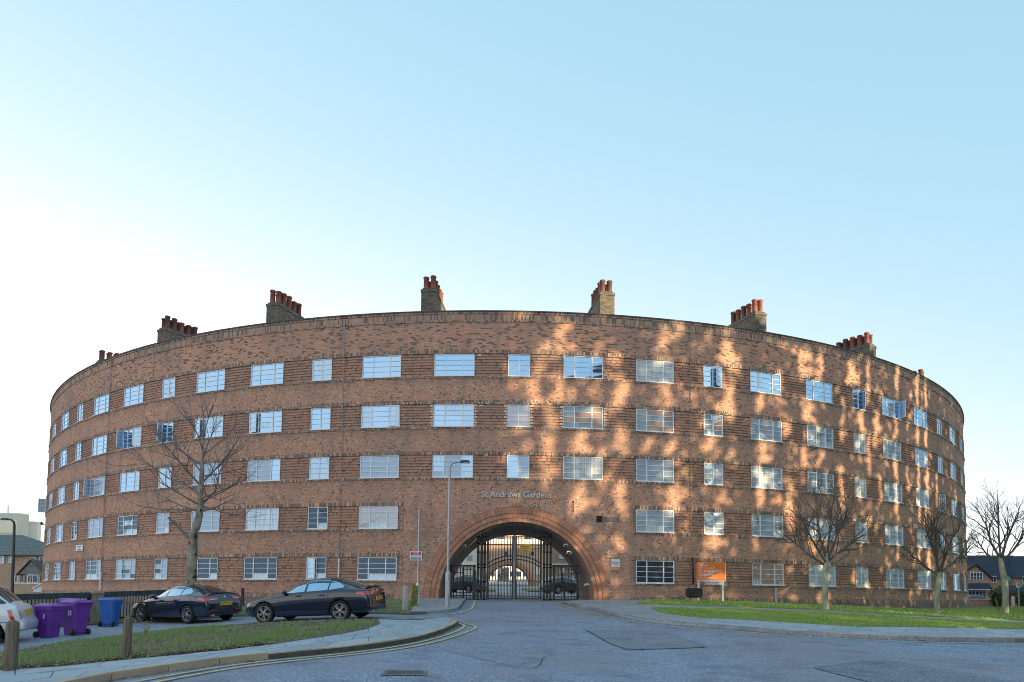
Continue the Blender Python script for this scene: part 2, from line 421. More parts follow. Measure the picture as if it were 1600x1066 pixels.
for sg in (-1, 1):
    a, b = sorted((sg*RW, sg*SB)); q2([(a, ZBOT, 0), (b, ZBOT, 0), (b, AZ, 0), (a, AZ, 0)], 5)
    q2([(a, AZ-.3, .05), (b, AZ-.3, .05), (b, AZ+.05, .05), (a, AZ+.05, .05)], 3); q2([(a, AZ+.05, 0), (b, AZ+.05, 0), (b, AZ+.05, .05), (a, AZ+.05, .05)][::-1], 3)
mb.uv = uv; mb.build('wall', WM, BLD, world=True)
# vertical soldier frames where the window bands stop short of the arch
for sg in (-1, 1):
    for row in (4, 5):
        mb = MB(); zb = ZB5+(5-row)*HS
        c = sg*(SB-.06); vs = []
        for o_ in (-.03, .034):
            for s_, z_ in ((c-.07, zb-.12), (c+.07, zb-.12), (c+.07, zb+WH+.2), (c-.07, zb+WH+.2)): vs.append(wp(s_, z_, o_))
        mb.add(vs, [(4, 5, 6, 7), (0, 1, 5, 4), (1, 2, 6, 5), (2, 3, 7, 6), (3, 0, 4, 7)])
        mb.build('band_end', M_brickobj, BLD, world=True)
# arch rings: voussoirs one by one
def ring(r0, r1, n, off, depth, name='voussoir'):
    L = (r0+r1)/2*PI/n; g = .013
    b = MB(); h = r1-r0-.02
    w0 = (r0*PI/n-g)/2; w1 = (r1*PI/n-g)/2
    # local: x tangential, z radial, y depth (front at y=0, body behind)
    vs = []
    for y in (0, depth):
        for x, z in ((-w0, -h/2), (w0, -h/2), (w1, h/2), (-w1, h/2)): vs.append((x, y, z))
    b.add(vs, [(0, 1, 2, 3), (7, 6, 5, 4), (4, 5, 1, 0), (5, 6, 2, 1), (6, 7, 3, 2), (7, 4, 0, 3)])
    me = b.mesh(name, M_vou); inv = wm(BLD).inverted()
    for k in range(n):
        a = PI*(k+.5)/n; rm = (r0+r1)/2
        s_ = rm*math.cos(a); z_ = AZ+rm*math.sin(a); th = TH0+s_/R0
        p = wp(s_, z_, off + random.uniform(-.006, .006))
        Rm = Matrix.Rotation(th, 4, 'Z') @ Matrix.Rotation(PI/2-a, 4, 'Y')
        o = bpy.data.objects.new(name, me); C.objects.link(o); o.parent = BLD
        o.matrix_basis = inv @ Matrix.Translation(p) @ Rm
ring(4.60, 4.95, 74, .010, .25); ring(4.35, 4.59, 50, -.022, .25); ring(RA+.01, 4.34, 50, -.06, .3)
# mortar bed behind the rings
mb = MB(); n = 64
for k in range(n):
    a, b = PI*k/n, PI*(k+1)/n
    for r0, r1, o_ in ((RA+.02, 4.35, -.075), (4.35, 4.59, -.035), (4.59, 4.97, -.006)):
        mb.add([wp(r0*math.cos(a), AZ+r0*math.sin(a), o_), wp(r1*math.cos(a), AZ+r1*math.sin(a), o_), wp(r1*math.cos(b), AZ+r1*math.sin(b), o_), wp(r0*math.cos(b), AZ+r0*math.sin(b), o_)], [(0, 1, 2, 3)])
    for r, oa, ob in ((4.35, -.075, -.035), (4.59, -.035, -.006)):
        mb.add([wp(r*math.cos(a), AZ+r*math.sin(a), oa), wp(r*math.cos(b), AZ+r*math.sin(b), oa), wp(r*math.cos(b), AZ+r*math.sin(b), ob), wp(r*math.cos(a), AZ+r*math.sin(a), ob)], [(0, 1, 2, 3)])
mb.build('mortar_joint', M_mortar, BLD, world=True)
# plinth stones under the arch feet
for sg in (-1, 1):
    mb = MB(); a, b = sorted((sg*(RA), sg*4.97)); vs = []
    for o_ in (-.3, .01):
        for s_, z_ in ((a, -1.4), (b, -1.4), (b, AZ+.01), (a, AZ+.01)): vs.append(wp(s_, z_, o_))
    mb.add(vs, [(4, 5, 6, 7), (0, 4, 7, 3), (1, 2, 6, 5), (3, 7, 6, 2)]); mb.build('arch_foot', M_plinth, BLD, world=True)
# vaulted passage
BD = 7.8
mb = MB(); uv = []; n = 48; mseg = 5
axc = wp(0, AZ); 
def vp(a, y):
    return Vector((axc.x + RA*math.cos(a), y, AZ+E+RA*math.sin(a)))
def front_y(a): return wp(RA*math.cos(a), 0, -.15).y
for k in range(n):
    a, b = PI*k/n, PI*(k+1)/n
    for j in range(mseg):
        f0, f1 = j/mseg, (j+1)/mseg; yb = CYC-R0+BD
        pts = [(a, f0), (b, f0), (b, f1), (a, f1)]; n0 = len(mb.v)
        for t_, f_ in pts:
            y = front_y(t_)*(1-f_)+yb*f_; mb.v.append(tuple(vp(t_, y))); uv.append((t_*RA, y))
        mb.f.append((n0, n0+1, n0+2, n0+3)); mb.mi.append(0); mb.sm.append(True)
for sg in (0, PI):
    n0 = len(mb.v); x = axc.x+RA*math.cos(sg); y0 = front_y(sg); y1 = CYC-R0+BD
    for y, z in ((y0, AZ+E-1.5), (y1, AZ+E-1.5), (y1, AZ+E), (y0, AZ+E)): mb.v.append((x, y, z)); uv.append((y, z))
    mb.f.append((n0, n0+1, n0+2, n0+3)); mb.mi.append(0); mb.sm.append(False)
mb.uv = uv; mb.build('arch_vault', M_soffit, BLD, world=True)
# courtyard side of the block, flat roof and coping
mb = MB(); uv = []
def q3(pts):
    n0 = len(mb.v)
    for th, z, r in pts: mb.v.append((r*math.sin(th), CYC-r*math.cos(th), z+E)); uv.append((th*r, z))
    mb.f.append((n0, n0+1, n0+2, n0+3)); mb.mi.append(0); mb.sm.append(False)
RI = R0-BD
for k in range(60):
    a = TH0-1.42+2.84*k/60; b = a+2.84/60; m_ = (a+b)/2
    z0 = -2.5 if abs(m_-TH0)*RI > 5.2 else AZ+RA+.05
    q3([(b, z0, RI), (a, z0, RI), (a, 15.0, RI), (b, 15.0, RI)])
mb.uv = uv; mb.build('courtyard_wall', M_wall, BLD, world=True)
for th in (TH0-1.42, TH0+1.42):
    mb = MB(); vs = [Vector((r*math.sin(th), CYC-r*math.cos(th), z+E)) for r, z in ((RI, -3), (R0+.01, -3), (R0+.01, 15.0), (RI, 15.0))]
    mb.add(vs, [(0, 1, 2, 3)]); mb.build('end_wall', M_brickobj, BLD, world=True)
mb = MB(); mc = MB()
for k in range(120):
    a = TH0-1.42+2.84*k/120; b = a+2.84/120
    c = lambda th, r, z: (r*math.sin(th), CYC-r*math.cos(th), z+E)
    mb.add([c(a, RI, 14.7), c(b, RI, 14.7), c(b, R0-.3, 14.7), c(a, R0-.3, 14.7)], [(0, 1, 2, 3)])
    mb.add([c(a, R0-.3, 14.7), c(b, R0-.3, 14.7), c(b, R0-.3, 15.2), c(a, R0-.3, 15.2)], [(0, 1, 2, 3)])
    mc.add([c(a, R0+.11, 15.2), c(b, R0+.11, 15.2), c(b, R0+.11, 15.27), c(a, R0+.11, 15.27), c(a, R0-.34, 15.2), c(b, R0-.34, 15.2), c(b, R0-.34, 15.27), c(a, R0-.34, 15.27)],
           [(0, 1, 2, 3), (3, 2, 6, 7), (7, 6, 5, 4), (4, 5, 1, 0)])
mb.build('roof', M_roof, BLD, world=True); mc.build('coping', M_lead, BLD, world=True)
# ------------------------------------------------------------------ windows
def wframe(wd, lights):
    """lights: fractions of the width taken by each light; steel frame with three transoms"""
    b = MB(); f = .055; H = WH; t = .05
    b.box((0, 0, f/2), (wd, t, f)); b.box((0, 0, H-f/2), (wd, t, f))
    b.box((-wd/2+f/2, 0, H/2), (f, t, H-2*f)); b.box((wd/2-f/2, 0, H/2), (f, t, H-2*f))
    xs = []; x = -wd/2+f; tot = wd-2*f
    for i, fr in enumerate(lights):
        x1 = x+tot*fr; xs.append((x, x1)); x = x1
        if i < len(lights)-1: b.box((x1, 0, H/2), (.062, t*.9, H-2*f))
    for k in (1, 2, 3):
        z = f+(H-2*f)*k/4
        b.box((0, 0, z), (wd-2*f, t*.7, .026))
    return b, xs
FR_W, XS_W = wframe(WW-.02, (.27, .46, .27)); FR_N, XS_N = wframe(WN-.02, (.5, .5))
ME_W = FR_W.mesh('window_frame_wide', M_white); ME_N = FR_N.mesh('window_frame_narrow', M_white)
def pane_mesh(x0, x1, k, mat):
    f = .055; h = (WH-2*f)/4; b = MB()
    b.box(((x0+x1)/2, .012, f+h*(k+.5)), (x1-x0-.0, .006, h)); return b.mesh('pane', mat)
_pc = {}
def panes(kind, mats, name, parent, single):
    xs = XS_W if kind == 'W' else XS_N
    if single:
        for li, (x0, x1) in enumerate(xs):
            for k in range(4):
                m_ = mats[(li*4+k) % len(mats)]; key = (kind, li, k, m_.name)
                if key not in _pc: 
                    f = .055; h = (WH-2*f)/4; b = MB(); b.box((0, 0, 0), (x1-x0, .006, h)); _pc[key] = b.mesh('pane', m_)
                f = .055; h = (WH-2*f)/4
                link('pane', _pc[key], parent, ((x0+x1)/2, .012, f+h*(k+.5)), (random.uniform(-.006, .006), 0, random.uniform(-.008, .008)))
    else:
        b = MB(); f = .055; h = (WH-2*f)/4; ml = []
        for li, (x0, x1) in enumerate(xs):
            for k in range(4):
                m_ = mats[(li*4+k) % len(mats)]
                if m_ not in ml: ml.append(m_)
                c = Vector(((x0+x1)/2, .012, f+h*(k+.5))); Mx = Matrix.Rotation(random.uniform(-.008, .008), 3, 'Z') @ Matrix.Rotation(random.uniform(-.006, .006), 3, 'X')
                b.box(c, (x1-x0, .006, h), ml.index(m_), M=Mx)
        b.build('glazing', ml, parent, kind='stuff')
def sash_mesh(wd):
    b = MB(); H = WH-.11; f = .04
    for z in (f/2, H-f/2): b.box((wd/2, 0, z), (wd, .035, f))
    for x in (f/2, wd-f/2): b.box((x, 0, H/2), (f, .035, H-2*f))
    for k in (1, 2, 3): b.box((wd/2, 0, H*k/4), (wd-2*f, .03, .022))
    b.box((wd/2, .01, H/2), (wd-2*f, .006, H-2*f), 1); return b
def sash(parent, wd, left, ang, gm):
    b = sash_mesh(wd)
    if left is False: b.v = [(-x, y, z) for x, y, z in b.v]; b.f = [f_[::-1] for f_ in b.f]
    return b
OPEN = {(-6, 2): [('L', 55)], (-7, 2): [('L', 60), ('R', 25)], (-5, 2): [('L', 18)], (-4, 2): [('L', 14)], (3, 1): [('R', -28)], (6, 1): [('R', -40)], (7, 1): [('R', -62)],
        (5, 2): [('L', 20)], (-8, 3): [('L', 60)], (-3, 5): [('L', 12)], (-12, 3): [('L', 85)], (5, 3): [('L', 16)], (9, 3): [('L', 30)], (-2, 2): [('R', -7)]}
nsingle = 0
for i, row, s_, wd, zb in wins:
    rnd = random.Random(i*31+row*7)
    th = TH0+s_/R0; kind = 'N' if i % 3 == 0 else 'W'
    p = wm(BLD).inverted() @ wp(s_, zb, -.045)
    win = link('window', ME_N if kind == 'N' else ME_W, BLD, p, (0, 0, th))
    # pane glass by row
    if row == 1: ms = [G_sky]*6 + [G_sky2]
    elif row == 2: ms = [G_sky]*4+[G_sky2, G_white]
    elif row == 3: ms = [G_sky2, G_sky, G_white, G_blind]
    elif row == 4: ms = [G_blind, G_blind, G_white, G_dark]
    else: ms = [G_dark, G_dark, G_dark, G_blind]
    a = rnd.choice(ms); b_ = rnd.choice(ms)
    if (i >= 3 and row >= 2) or (i, row) == (2, 1): ms = [G_white, G_sky2, G_white, G_blind]; a = rnd.choice(ms); b_ = rnd.choice(ms)  # right-hand panes: pale curtain colours painted in for pale reflections
    if (i, row) in ((-2, 4), (4, 5)): a = b_ = G_warm
    if (i, row) in ((2, 2), (1, 2), (0, 2), (3, 2)): a, b_ = G_warm, G_sky2
    if (i, row) in ((-2, 5), (2, 5), (-3, 5), (-4, 5)): a = b_ = G_dark
    nl = 3 if kind == 'W' else 2
    mats = []
    for li in range(nl):
        base = a if rnd.random() < .75 else b_
        for k in range(4):
            mm_ = base
            if row >= 4 and k == 0 and rnd.random() < .35: mm_ = G_white
            if rnd.random() < .12: mm_ = b_
            mats.append(mm_)
    single = (abs(i) <= 2 and row <= 3) or (abs(i) in (2, 3) and row >= 4) or (abs(i) == 3 and row <= 3)
    panes(kind, mats, 'pane', win, single)
    b = MB(); b.box((0, -.06, -.018), (wd+.0, .12, .03)); b.build('window_sill', M_white if row >= 4 else M_whitep, win)
    for sd, ang in OPEN.get((i, row), []):
        x0, x1 = (XS_W if kind == 'W' else XS_N)[0 if sd == 'L' else -1]; lw = x1-x0
        sb = sash(win, lw, sd == 'L', ang, G_sky)
        sb.build('casement', [M_white, G_sky2], win, loc=(x0 if sd == 'L' else x1, -.045, .055), rot=(0, 0, -math.radians(abs(ang)) if sd == 'L' else math.radians(abs(ang))))
# pale toothed brick quoins beside the middle windows of the second row
M_pale = plain('pale_brick', (.74, .58, .48), .85)
for i in (-1, 1, 0):
    s_ = col_th(i)*R0; wd = WN if i == 0 else WW
    for sg in (-1, 1):
        zb = ZB5+3*HS
        for k in range(8):
            mb = MB(); L = .16 if k % 2 else .09; z0 = zb+k*WH/8+.01
            a = s_+sg*(wd/2+.01); b_ = a+sg*L; vs = []
            for o_ in (-.03, .018):
                for ss_, z_ in ((a, z0), (b_, z0), (b_, z0+.10), (a, z0+.10)): vs.append(wp(ss_, z_, o_))
            mb.add(vs, [(4, 5, 6, 7), (0, 1, 5, 4), (1, 2, 6, 5), (2, 3, 7, 6), (3, 0, 4, 7)])
            mb.build('quoin_brick', M_pale, BLD, world=True)
# ------------------------------------------------------------------ chimneys
CH = [-.80, -.562, -.341, -.117, .115, .342, .586, .83]
def chimney(th, idx):
    rr = R0-3.4; p = Vector((rr*math.sin(th+TH0), CYC-rr*math.cos(th+TH0), 14.7+E))
    b = MB(); W, L, H = .86, 2.7, 2.72
    b.box((0, 0, H*.5), (W, L, H)); b.box((0, .0, H+.0), (W+.06, L+.06, .16)); b.box((0, L/2+.10, H*.36), (W*.96, .22, H*.72))
    b.box((0, 0, H+.12), (W-.12, L-.12, .14), 1)
    st = b.build('chimney', [M_soot, M_lead], BLD, loc=wm(BLD).inverted() @ p, rot=(0, 0, th+TH0))
    rnd = random.Random(idx)
    for j in range(5):
        for x in (-.21, .21):
            h = rnd.uniform(.70, .84); b = MB(); r = .155
            b.lathe([(r*1.0, 0), (r*.96, h*.86), (r*1.16, h*.88), (r*1.16, h*.97), (r*.98, h), (r*.7, h), (r*.68, h*.6)], n=12)
            b.build('chimney_pot', M_terra2 if (idx in (0, 1) and j < 1) or rnd.random() < .28 else M_terra, st, loc=(x, -L/2+.28+j*.50+rnd.uniform(-.02, .02), H+.18))
for k, t_ in enumerate(CH): chimney(t_, k)
# ------------------------------------------------------------------ pipes, vents and marks on the wall
def wall_pipe(px0, py0, px1, py1, r, mat, name='downpipe', off=.06):
    s0, z0 = px_wall(px0, py0); s1, z1 = px_wall(px1, py1); n = 2
    s1 = s0
    mb = MB(); mb.tube([wp(s0, z0, off+r), wp(s1, z1, off+r)], r, 8)
    k = 0
    while k < abs(z1-z0): mb.box(wp(s0, max(z0, z1)-k-.1, off*.5), (r*3.2, off+.04, .05), 0, rz=TH0+s0/R0); k += 1.9
    mb.build(name, mat, BLD, world=True)
M_greypipe = plain('grey_pipe', (.30, .28, .27), .6)
wall_pipe(540, 500, 534, 905, .022, M_greypipe, 'lightning_conductor')
wall_pipe(1078, 509, 1080, 872, .022, M_greypipe, 'lightning_conductor')
wall_pipe(1081, 872, 1082, 914, .055, M_black); wall_pipe(176, 556, 160, 895, .022, M_greypipe, 'lightning_conductor')
wall_pipe(160.5, 894, 160, 922, .05, M_whitep); wall_pipe(531, 873, 530, 904, .05, M_whitep)
wall_pipe(655.5, 795, 654, 912, .025, M_whitep, 'conduit'); wall_pipe(896, 782, 896, 801, .02, M_black, 'conduit')
def wall_patch(px0, py0, px1, py1, mat, name, depth=.03, off=.0, parent=BLD, **kw):
    s0, z0 = px_wall(px0, py0); s1, z1 = px_wall(px1, py1); sm_, zm = (s0+s1)/2, (z0+z1)/2
    b = MB(); b.box((0, 0, 0), (abs(s1-s0), depth, abs(z1-z0)))
    if parent: return b.build(name, mat, parent, loc=wm(parent).inverted() @ wp(sm_, zm, off+depth/2), rot=(0, 0, TH0+sm_/R0), **kw)
    return b.build(name, mat, None, loc=wp(sm_, zm, off+depth/2), rot=(0, 0, TH0+sm_/R0), **kw)
wall_patch(932, 806, 941, 816, M_dark, 'air_vent'); wall_patch(943, 808, 967, 816, plain('stained_brick', (.16, .14, .13), .9, vary=.5, scale=20), 'bricked_up_vent', .012)
wall_patch(983, 873, 989, 877, M_greypipe, 'air_vent'); wall_patch(1025, 912, 1034, 916, M_darkmetal, 'air_vent')
for a_ in ((747, 554, 752, 556), (749, 633, 754, 635), (757, 710, 763, 712)): wall_patch(*a_, M_whitep, 'air_vent', .02)
# ------------------------------------------------------------------ text
def text_mesh(txt, size, extrude, mat, align='CENTER', bold=0.):
    c = bpy.data.curves.new('text', 'FONT'); c.body = txt; c.size = size; c.extrude = extrude; c.align_x = align; c.align_y = 'CENTER'; c.offset = bold
    c.resolution_u = 3
    o = bpy.data.objects.new('tmp_text', c); C.objects.link(o)
    dg = bpy.context.evaluated_depsgraph_get(); me = bpy.data.meshes.new_from_object(o.evaluated_get(dg)); bpy.data.objects.remove(o)
    me.materials.clear(); me.materials.append(mat); me.name = 'lettering'; return me
M_letter = plain('letter_aluminium', (.60, .59, .58), .4, vary=.05)
sL, zL = px_wall(806.5, 773.5)
root = empty('building_name_sign', wp(sL, zL, .05), TH0+sL/R0, label='raised pale letters spelling St Andrews Gardens above the archway', cat='sign')
txt = 'St Andrews Gardens'; W_ = 3.72
tm = text_mesh(txt, 1, 0, M_letter); xs_ = [v.co.x for v in tm.vertices]; sc_t = W_/(max(xs_)-min(xs_))
# each letter is a piece of its own
c = bpy.data.curves.new('t', 'FONT'); adv = 0
def txt_w(t_):
    m_ = text_mesh(t_, 1, 0, M_letter, 'LEFT'); x_ = [v.co.x for v in m_.vertices]; return (min(x_), max(x_)) if x_ else (0, 0)
for k, ch in enumerate(txt):
    if ch == ' ': continue
    x1 = txt_w(txt[:k+1])[1]; a0, a1 = txt_w(ch)
    me = text_mesh(ch, sc_t, .02, M_letter, 'LEFT', .005)
    link('letter', me, root, ((x1-a1)*sc_t-W_/2, 0, 0), (PI/2, 0, 0))
# ================================================================== ground, road, pavements, verges
def asphalt(name, c0, c1, bumpd=.004, patch=.5, warm=(.16, .115, .105)):
    t = NT(name); pos = t.n('NewGeometry').outputs['Position']
    f1 = t.noise(pos, 34, 2, .9); f2 = t.noise(pos, 13, 4, .85); big = t.noise(pos, .22, 4, .6); mid = t.noise(pos, 1.3, 4, .6)
    c = t.mix(t.mapr(f1, .40, .60), c0, c1)
    c = t.mix(t.mapr(f2, .54, .66, 0, .6), c, [x*1.7 for x in c1]); c = t.mix(t.mapr(f2, .34, .45, .75, 0), c, [x*.35 for x in c0])
    c = t.mix(t.mapr(big, .42, .62, 0, patch), c, warm); c = t.mix(t.mapr(mid, .48, .72, 0, .5), c, [x*.6 for x in c0])
    t.set(c, t.mapr(f2, .3, .7, .62, .9), spec=.4); t.bump(t.math('ADD', f1, f2), bumpd, 1.); return t.m
M_road = asphalt('asphalt_road', (.14, .165, .235), (.39, .44, .56), .014, patch=.6, warm=(.27, .235, .26))
M_lane = asphalt('asphalt_lane', (.18, .20, .26), (.34, .37, .45), patch=.25, warm=(.26, .22, .24))
M_patch = asphalt('asphalt_patch', (.10, .125, .165), (.30, .34, .42), .016, patch=.1)
M_patch2 = asphalt('asphalt_patch_worn', (.14, .155, .20), (.33, .35, .42), .012, patch=.4)
M_tar = plain('tar_joint', (.025, .028, .036), .8)
M_path = asphalt('asphalt_path', (.27, .27, .30), (.43, .43, .46), patch=.3)
def slab_mat(name, a, b_, warm):
    t = NT(name); oi = t.n('ObjectInfo').outputs['Random']; pos = t.n('NewGeometry').outputs['Position']
    c = t.mix(oi, a, b_); n1 = t.noise(pos, 1.2, 4, .65); n2 = t.noise(pos, 45, 3, .7)
    c = t.mix(t.mapr(n1, .42, .68, 0, .6), c, warm); c = t.mix(t.mapr(n2, .4, .65, 0, .4), c, [x*.6 for x in a])
    t.set(c, .8, spec=.35); t.bump(n2, .004); return t.m
M_slab = slab_mat('paving_concrete', (.36, .41, .48), (.47, .51, .57), (.27, .26, .27))
M_kerb = slab_mat('kerb_stone', (.54, .40, .28), (.66, .51, .37), (.27, .21, .165))
M_kerbg = slab_mat('kerb_stone_grey', (.30, .32, .36), (.40, .41, .43), (.14, .14, .15))
M_bed = plain('joint_bed', (.10, .095, .085), .95, vary=.3, scale=5, bumpd=.004)
def soil_mat(name, g0, g1, earth, eamt):
    t = NT(name); pos = t.n('NewGeometry').outputs['Position']
    n1 = t.noise(pos, 9, 4, .7); n2 = t.noise(pos, .7, 4, .6); n3 = t.noise(pos, 40, 2)
    c = t.mix(t.mapr(n1, .35, .65), g0, g1); c = t.mix(t.mapr(n2, .5-eamt, .72-eamt), c, earth); c = t.mix(t.mapr(n3, .4, .7, 0, .4), c, [x*.5 for x in g0])
    t.set(c, .95, spec=.1); t.bump(n3, .03); return t.m
M_turf = soil_mat('turf', (.18, .28, .07), (.28, .40, .11), (.28, .29, .13), .07)
M_verge = soil_mat('verge_soil', (.17, .17, .10), (.23, .23, .14), (.20, .155, .135), .2)
def worn_paint():
    t = NT('yellow_line_paint'); pos = t.n('NewGeometry').outputs['Position']
    c = t.mix(t.mapr(t.noise(pos, 9, 5, .75), .46, .62, 0, .85), (.76, .58, .22), (.25, .26, .28)); t.set(c, .75, spec=.3); return t.m
M_yel = worn_paint()
M_whl = plain('white_line_paint', (.6, .6, .58), .7, vary=.2, scale=14)
def grid_sheet(name, xs, ys, mat, dz, hole=None, **kw):
    mb = MB(); nx = len(xs)
    for y in ys:
        for x in xs: mb.v.append((x, y, zg(x, y)+dz))
    for j in range(len(ys)-1):
        for i in range(nx-1):
            if hole and hole(xs[i], xs[i+1], ys[j], ys[j+1]): continue
            a = j*nx+i; mb.f.append((a, a+1, a+1+nx, a+nx)); mb.mi.append(0); mb.sm.append(True)
    return mb.build(name, mat, **kw)
fr = lambda a, b, st: [a+(b-a)*k/int(round((b-a)/st)) for k in range(int(round((b-a)/st))+1)]
gx = [-1600, -600, -250, -120, -70] + fr(-45, 45, 1.5) + [70, 120, 250, 600, 1600]
gy = [-1600, -600, -200, -80, -40] + fr(-20, 70, 1.5) + fr(75, 160, 5) + [250, 600, 1600]
grid_sheet('ground', gx, gy, asphalt('ground_tarmac', (.07, .07, .08), (.14, .14, .155)), -.03, kind='structure')
grid_sheet('road', fr(-45, 45, .75), fr(-20, 43.5, .75), M_road, 0, kind='structure')
def dens(pl, st=.6):
    out = []
    for i in range(len(pl)):
        a, b = Vector(pl[i][:2]), Vector(pl[(i+1) % len(pl)][:2]); n = max(1, int((b-a).length/st))
        out += [a+(b-a)*k/n for k in range(n)]
    return out
def inside(p, poly):
    c = False; x, y = p[0], p[1]; j = len(poly)-1
    for i in range(len(poly)):
        xi, yi = poly[i][0], poly[i][1]; xj, yj = poly[j][0], poly[j][1]
        if (yi > y) != (yj > y) and x < (xj-xi)*(y-yi)/(yj-yi)+xi: c = not c
        j = i
    return c
def sheet(name, poly, dz, mat, skirt=.15, st=.75, **kw):
    """sheet that follows the ground; poly: xy outline"""
    A = sum(poly[i][0]*poly[(i+1) % len(poly)][1]-poly[(i+1) % len(poly)][0]*poly[i][1] for i in range(len(poly)))
    if A < 0: poly = poly[::-1]
    bd = dens(poly, st); n = len(bd); vs = [Vector(p) for p in bd]
    x0, x1 = min(p.x for p in bd), max(p.x for p in bd); y0, y1 = min(p.y for p in bd), max(p.y for p in bd)
    x = x0+st/2
    while x < x1:
        y = y0+st/2
        while y < y1:
            if inside((x, y), bd) and min((Vector((x, y))-b).length_squared for b in bd) > (st*.4)**2: vs.append(Vector((x, y)))
            y += st
        x += st
    r = delaunay_2d_cdt(vs, [(i, (i+1) % n) for i in range(n)], [list(range(n))], 1, 1e-4)
    mb = MB(); mb.v = [(p.x, p.y, zg(p.x, p.y)+dz) for p in r[0]]; mb.f = [tuple(f) for f in r[2]]; mb.mi = [0]*len(mb.f); mb.sm = [True]*len(mb.f)
    if skirt:
        k0 = len(mb.v)
        for p in bd: mb.v.append((p.x, p.y, zg(p.x, p.y)+dz)); mb.v.append((p.x, p.y, zg(p.x, p.y)+dz-skirt))
        for i in range(n):
            j = (i+1) % n; mb.f.append((k0+2*i, k0+2*i+1, k0+2*j+1, k0+2*j)); mb.mi.append(0); mb.sm.append(False)
    return mb.build(name, mat, **kw), bd
def gl(pts, dz=0.): return [G(x, y, dz).xy for x, y in pts]
def resample(pl, st):
    pl = [Vector(p[:2]) for p in pl]; L = [0]
    for a, b in zip(pl, pl[1:]): L.append(L[-1]+(b-a).length)
    n = max(1, int(round(L[-1]/st))); out = []
    for k in range(n+1):
        t = L[-1]*k/n; i = 0
        while i < len(L)-2 and L[i+1] < t: i += 1
        f = (t-L[i])/max(1e-9, L[i+1]-L[i]); out.append(pl[i]+(pl[i+1]-pl[i])*f)
    return out
def smooth(pl, it=2):
    pl = [Vector(p[:2]) for p in pl]
    for _ in range(it):
        q = [pl[0]]
        for a, b in zip(pl, pl[1:]): q += [a*.75+b*.25, a*.25+b*.75]
        pl = q+[pl[-1]]
    return pl
def offs(pl, d):
    out = []
    for i, p in enumerate(pl):
        t = (pl[min(i+1, len(pl)-1)]-pl[max(i-1, 0)]).normalized(); out.append(p+Vector((-t.y, t.x))*d)
    return out
def strip(name, pl, w, dz, mat, st=.4, **kw):
    pl = resample(pl, st); l, r = offs(pl, w/2), offs(pl, -w/2); mb = MB()
    for a, b in zip(l, r): mb.v += [(a.x, a.y, zg(a.x, a.y)+dz), (b.x, b.y, zg(b.x, b.y)+dz)]
    for i in range(len(pl)-1): mb.f.append((2*i, 2*i+1, 2*i+3, 2*i+2)); mb.mi.append(0); mb.sm.append(False)
    return mb.build(name, mat, **kw)
KH = .12
def kerbs(parent, pl, mat, st=.915, side=1, h=KH, w=.15, name='kerb_stone'):
    pts = resample(pl, st)
    for i, (a, b) in enumerate(zip(pts, pts[1:])):
        L = (b-a).length-.012; me = kerbs.c.get((mat.name, round(L, 2)))
        if me is None:
            bm = bmesh.new(); bmesh.ops.create_cube(bm, size=1)
            for v in bm.verts: v.co = (v.co.x*L, v.co.y*w, v.co.z*(h+.12))
            bmesh.ops.bevel(bm, geom=[e for e in bm.edges if all(v.co.z > 0 for v in e.verts)], offset=.014, segments=2, affect='EDGES')
            me = bpy.data.meshes.new(name); bm.to_mesh(me); bm.free(); me.materials.append(mat); kerbs.c[(mat.name, round(L, 2))] = me
        mid = (a+b)/2; d = (b-a).normalized(); nrm = Vector((-d.y, d.x))*side*w/2; c = mid+nrm
        za, zb = zg(a.x, a.y), zg(b.x, b.y)
        R = Matrix.Rotation(math.atan2(d.y, d.x), 4, 'Z') @ Matrix.Rotation(-math.atan2(zb-za, L), 4, 'Y')
        o = bpy.data.objects.new(name, me); C.objects.link(o); o.parent = parent
        o.matrix_basis = Matrix.Translation((c.x, c.y, (za+zb)/2+h+.005-(h+.12)/2+random.uniform(-.004, .004))) @ R
kerbs.c = {}
def slabs(parent, front, back, rows, st, dz, mat, skip=0., jit=.012):
    """paving slabs between two lines, row by row"""
    n = max(len(resample(front, st)), 2)-1
    def at(pl, t):
        pl_ = resample(pl, .3); x = t*(len(pl_)-1); i = min(int(x), len(pl_)-2); return pl_[i]+(pl_[i+1]-pl_[i])*(x-i)
    fa = resample(front, .25); ba = resample(back, .25)
    def ev(pl_, t): t = min(1, max(0, t)); x = t*(len(pl_)-1); i = min(int(x), len(pl_)-2); return pl_[i]+(pl_[i+1]-pl_[i])*(x-i)
    for r in range(rows):
        off = .5*(r % 2)/n; k = 0
        for k in range(n+(r % 2)):
            t0, t1 = max(0, k/n-off), min(1, (k+1)/n-off)
            if t1-t0 < .2/n: continue
            g = .006
            q = []
            for t_, s_ in ((t0, r/rows), (t1, r/rows), (t1, (r+1)/rows), (t0, (r+1)/rows)):
                q.append(ev(fa, t_)*(1-s_)+ev(ba, t_)*s_)
            cn = sum(q, Vector((0, 0)))/4
            q = [p+(cn-p).normalized()*.011 for p in q]; zj = random.uniform(-.003, .004); tl = [random.uniform(-.003, .003) for _ in q]
            b = MB(); vs = [Vector((p.x, p.y, zg(p.x, p.y)+dz+zj+tt)) for p, tt in zip(q, tl)]; low_ = [v-Vector((0, 0, .03)) for v in vs]
            ar = (q[1]-q[0]).cross(q[2]-q[0])
            if ar < 0: vs = vs[::-1]; low_ = low_[::-1]
            cz = sum(vs, Vector())/4
            b.add([v-cz for v in vs+low_], [(0, 1, 2, 3), (4, 5, 1, 0), (5, 6, 2, 1), (6, 7, 3, 2), (7, 4, 0, 3)])
            b.build('paving_slab', mat, parent, loc=cz)
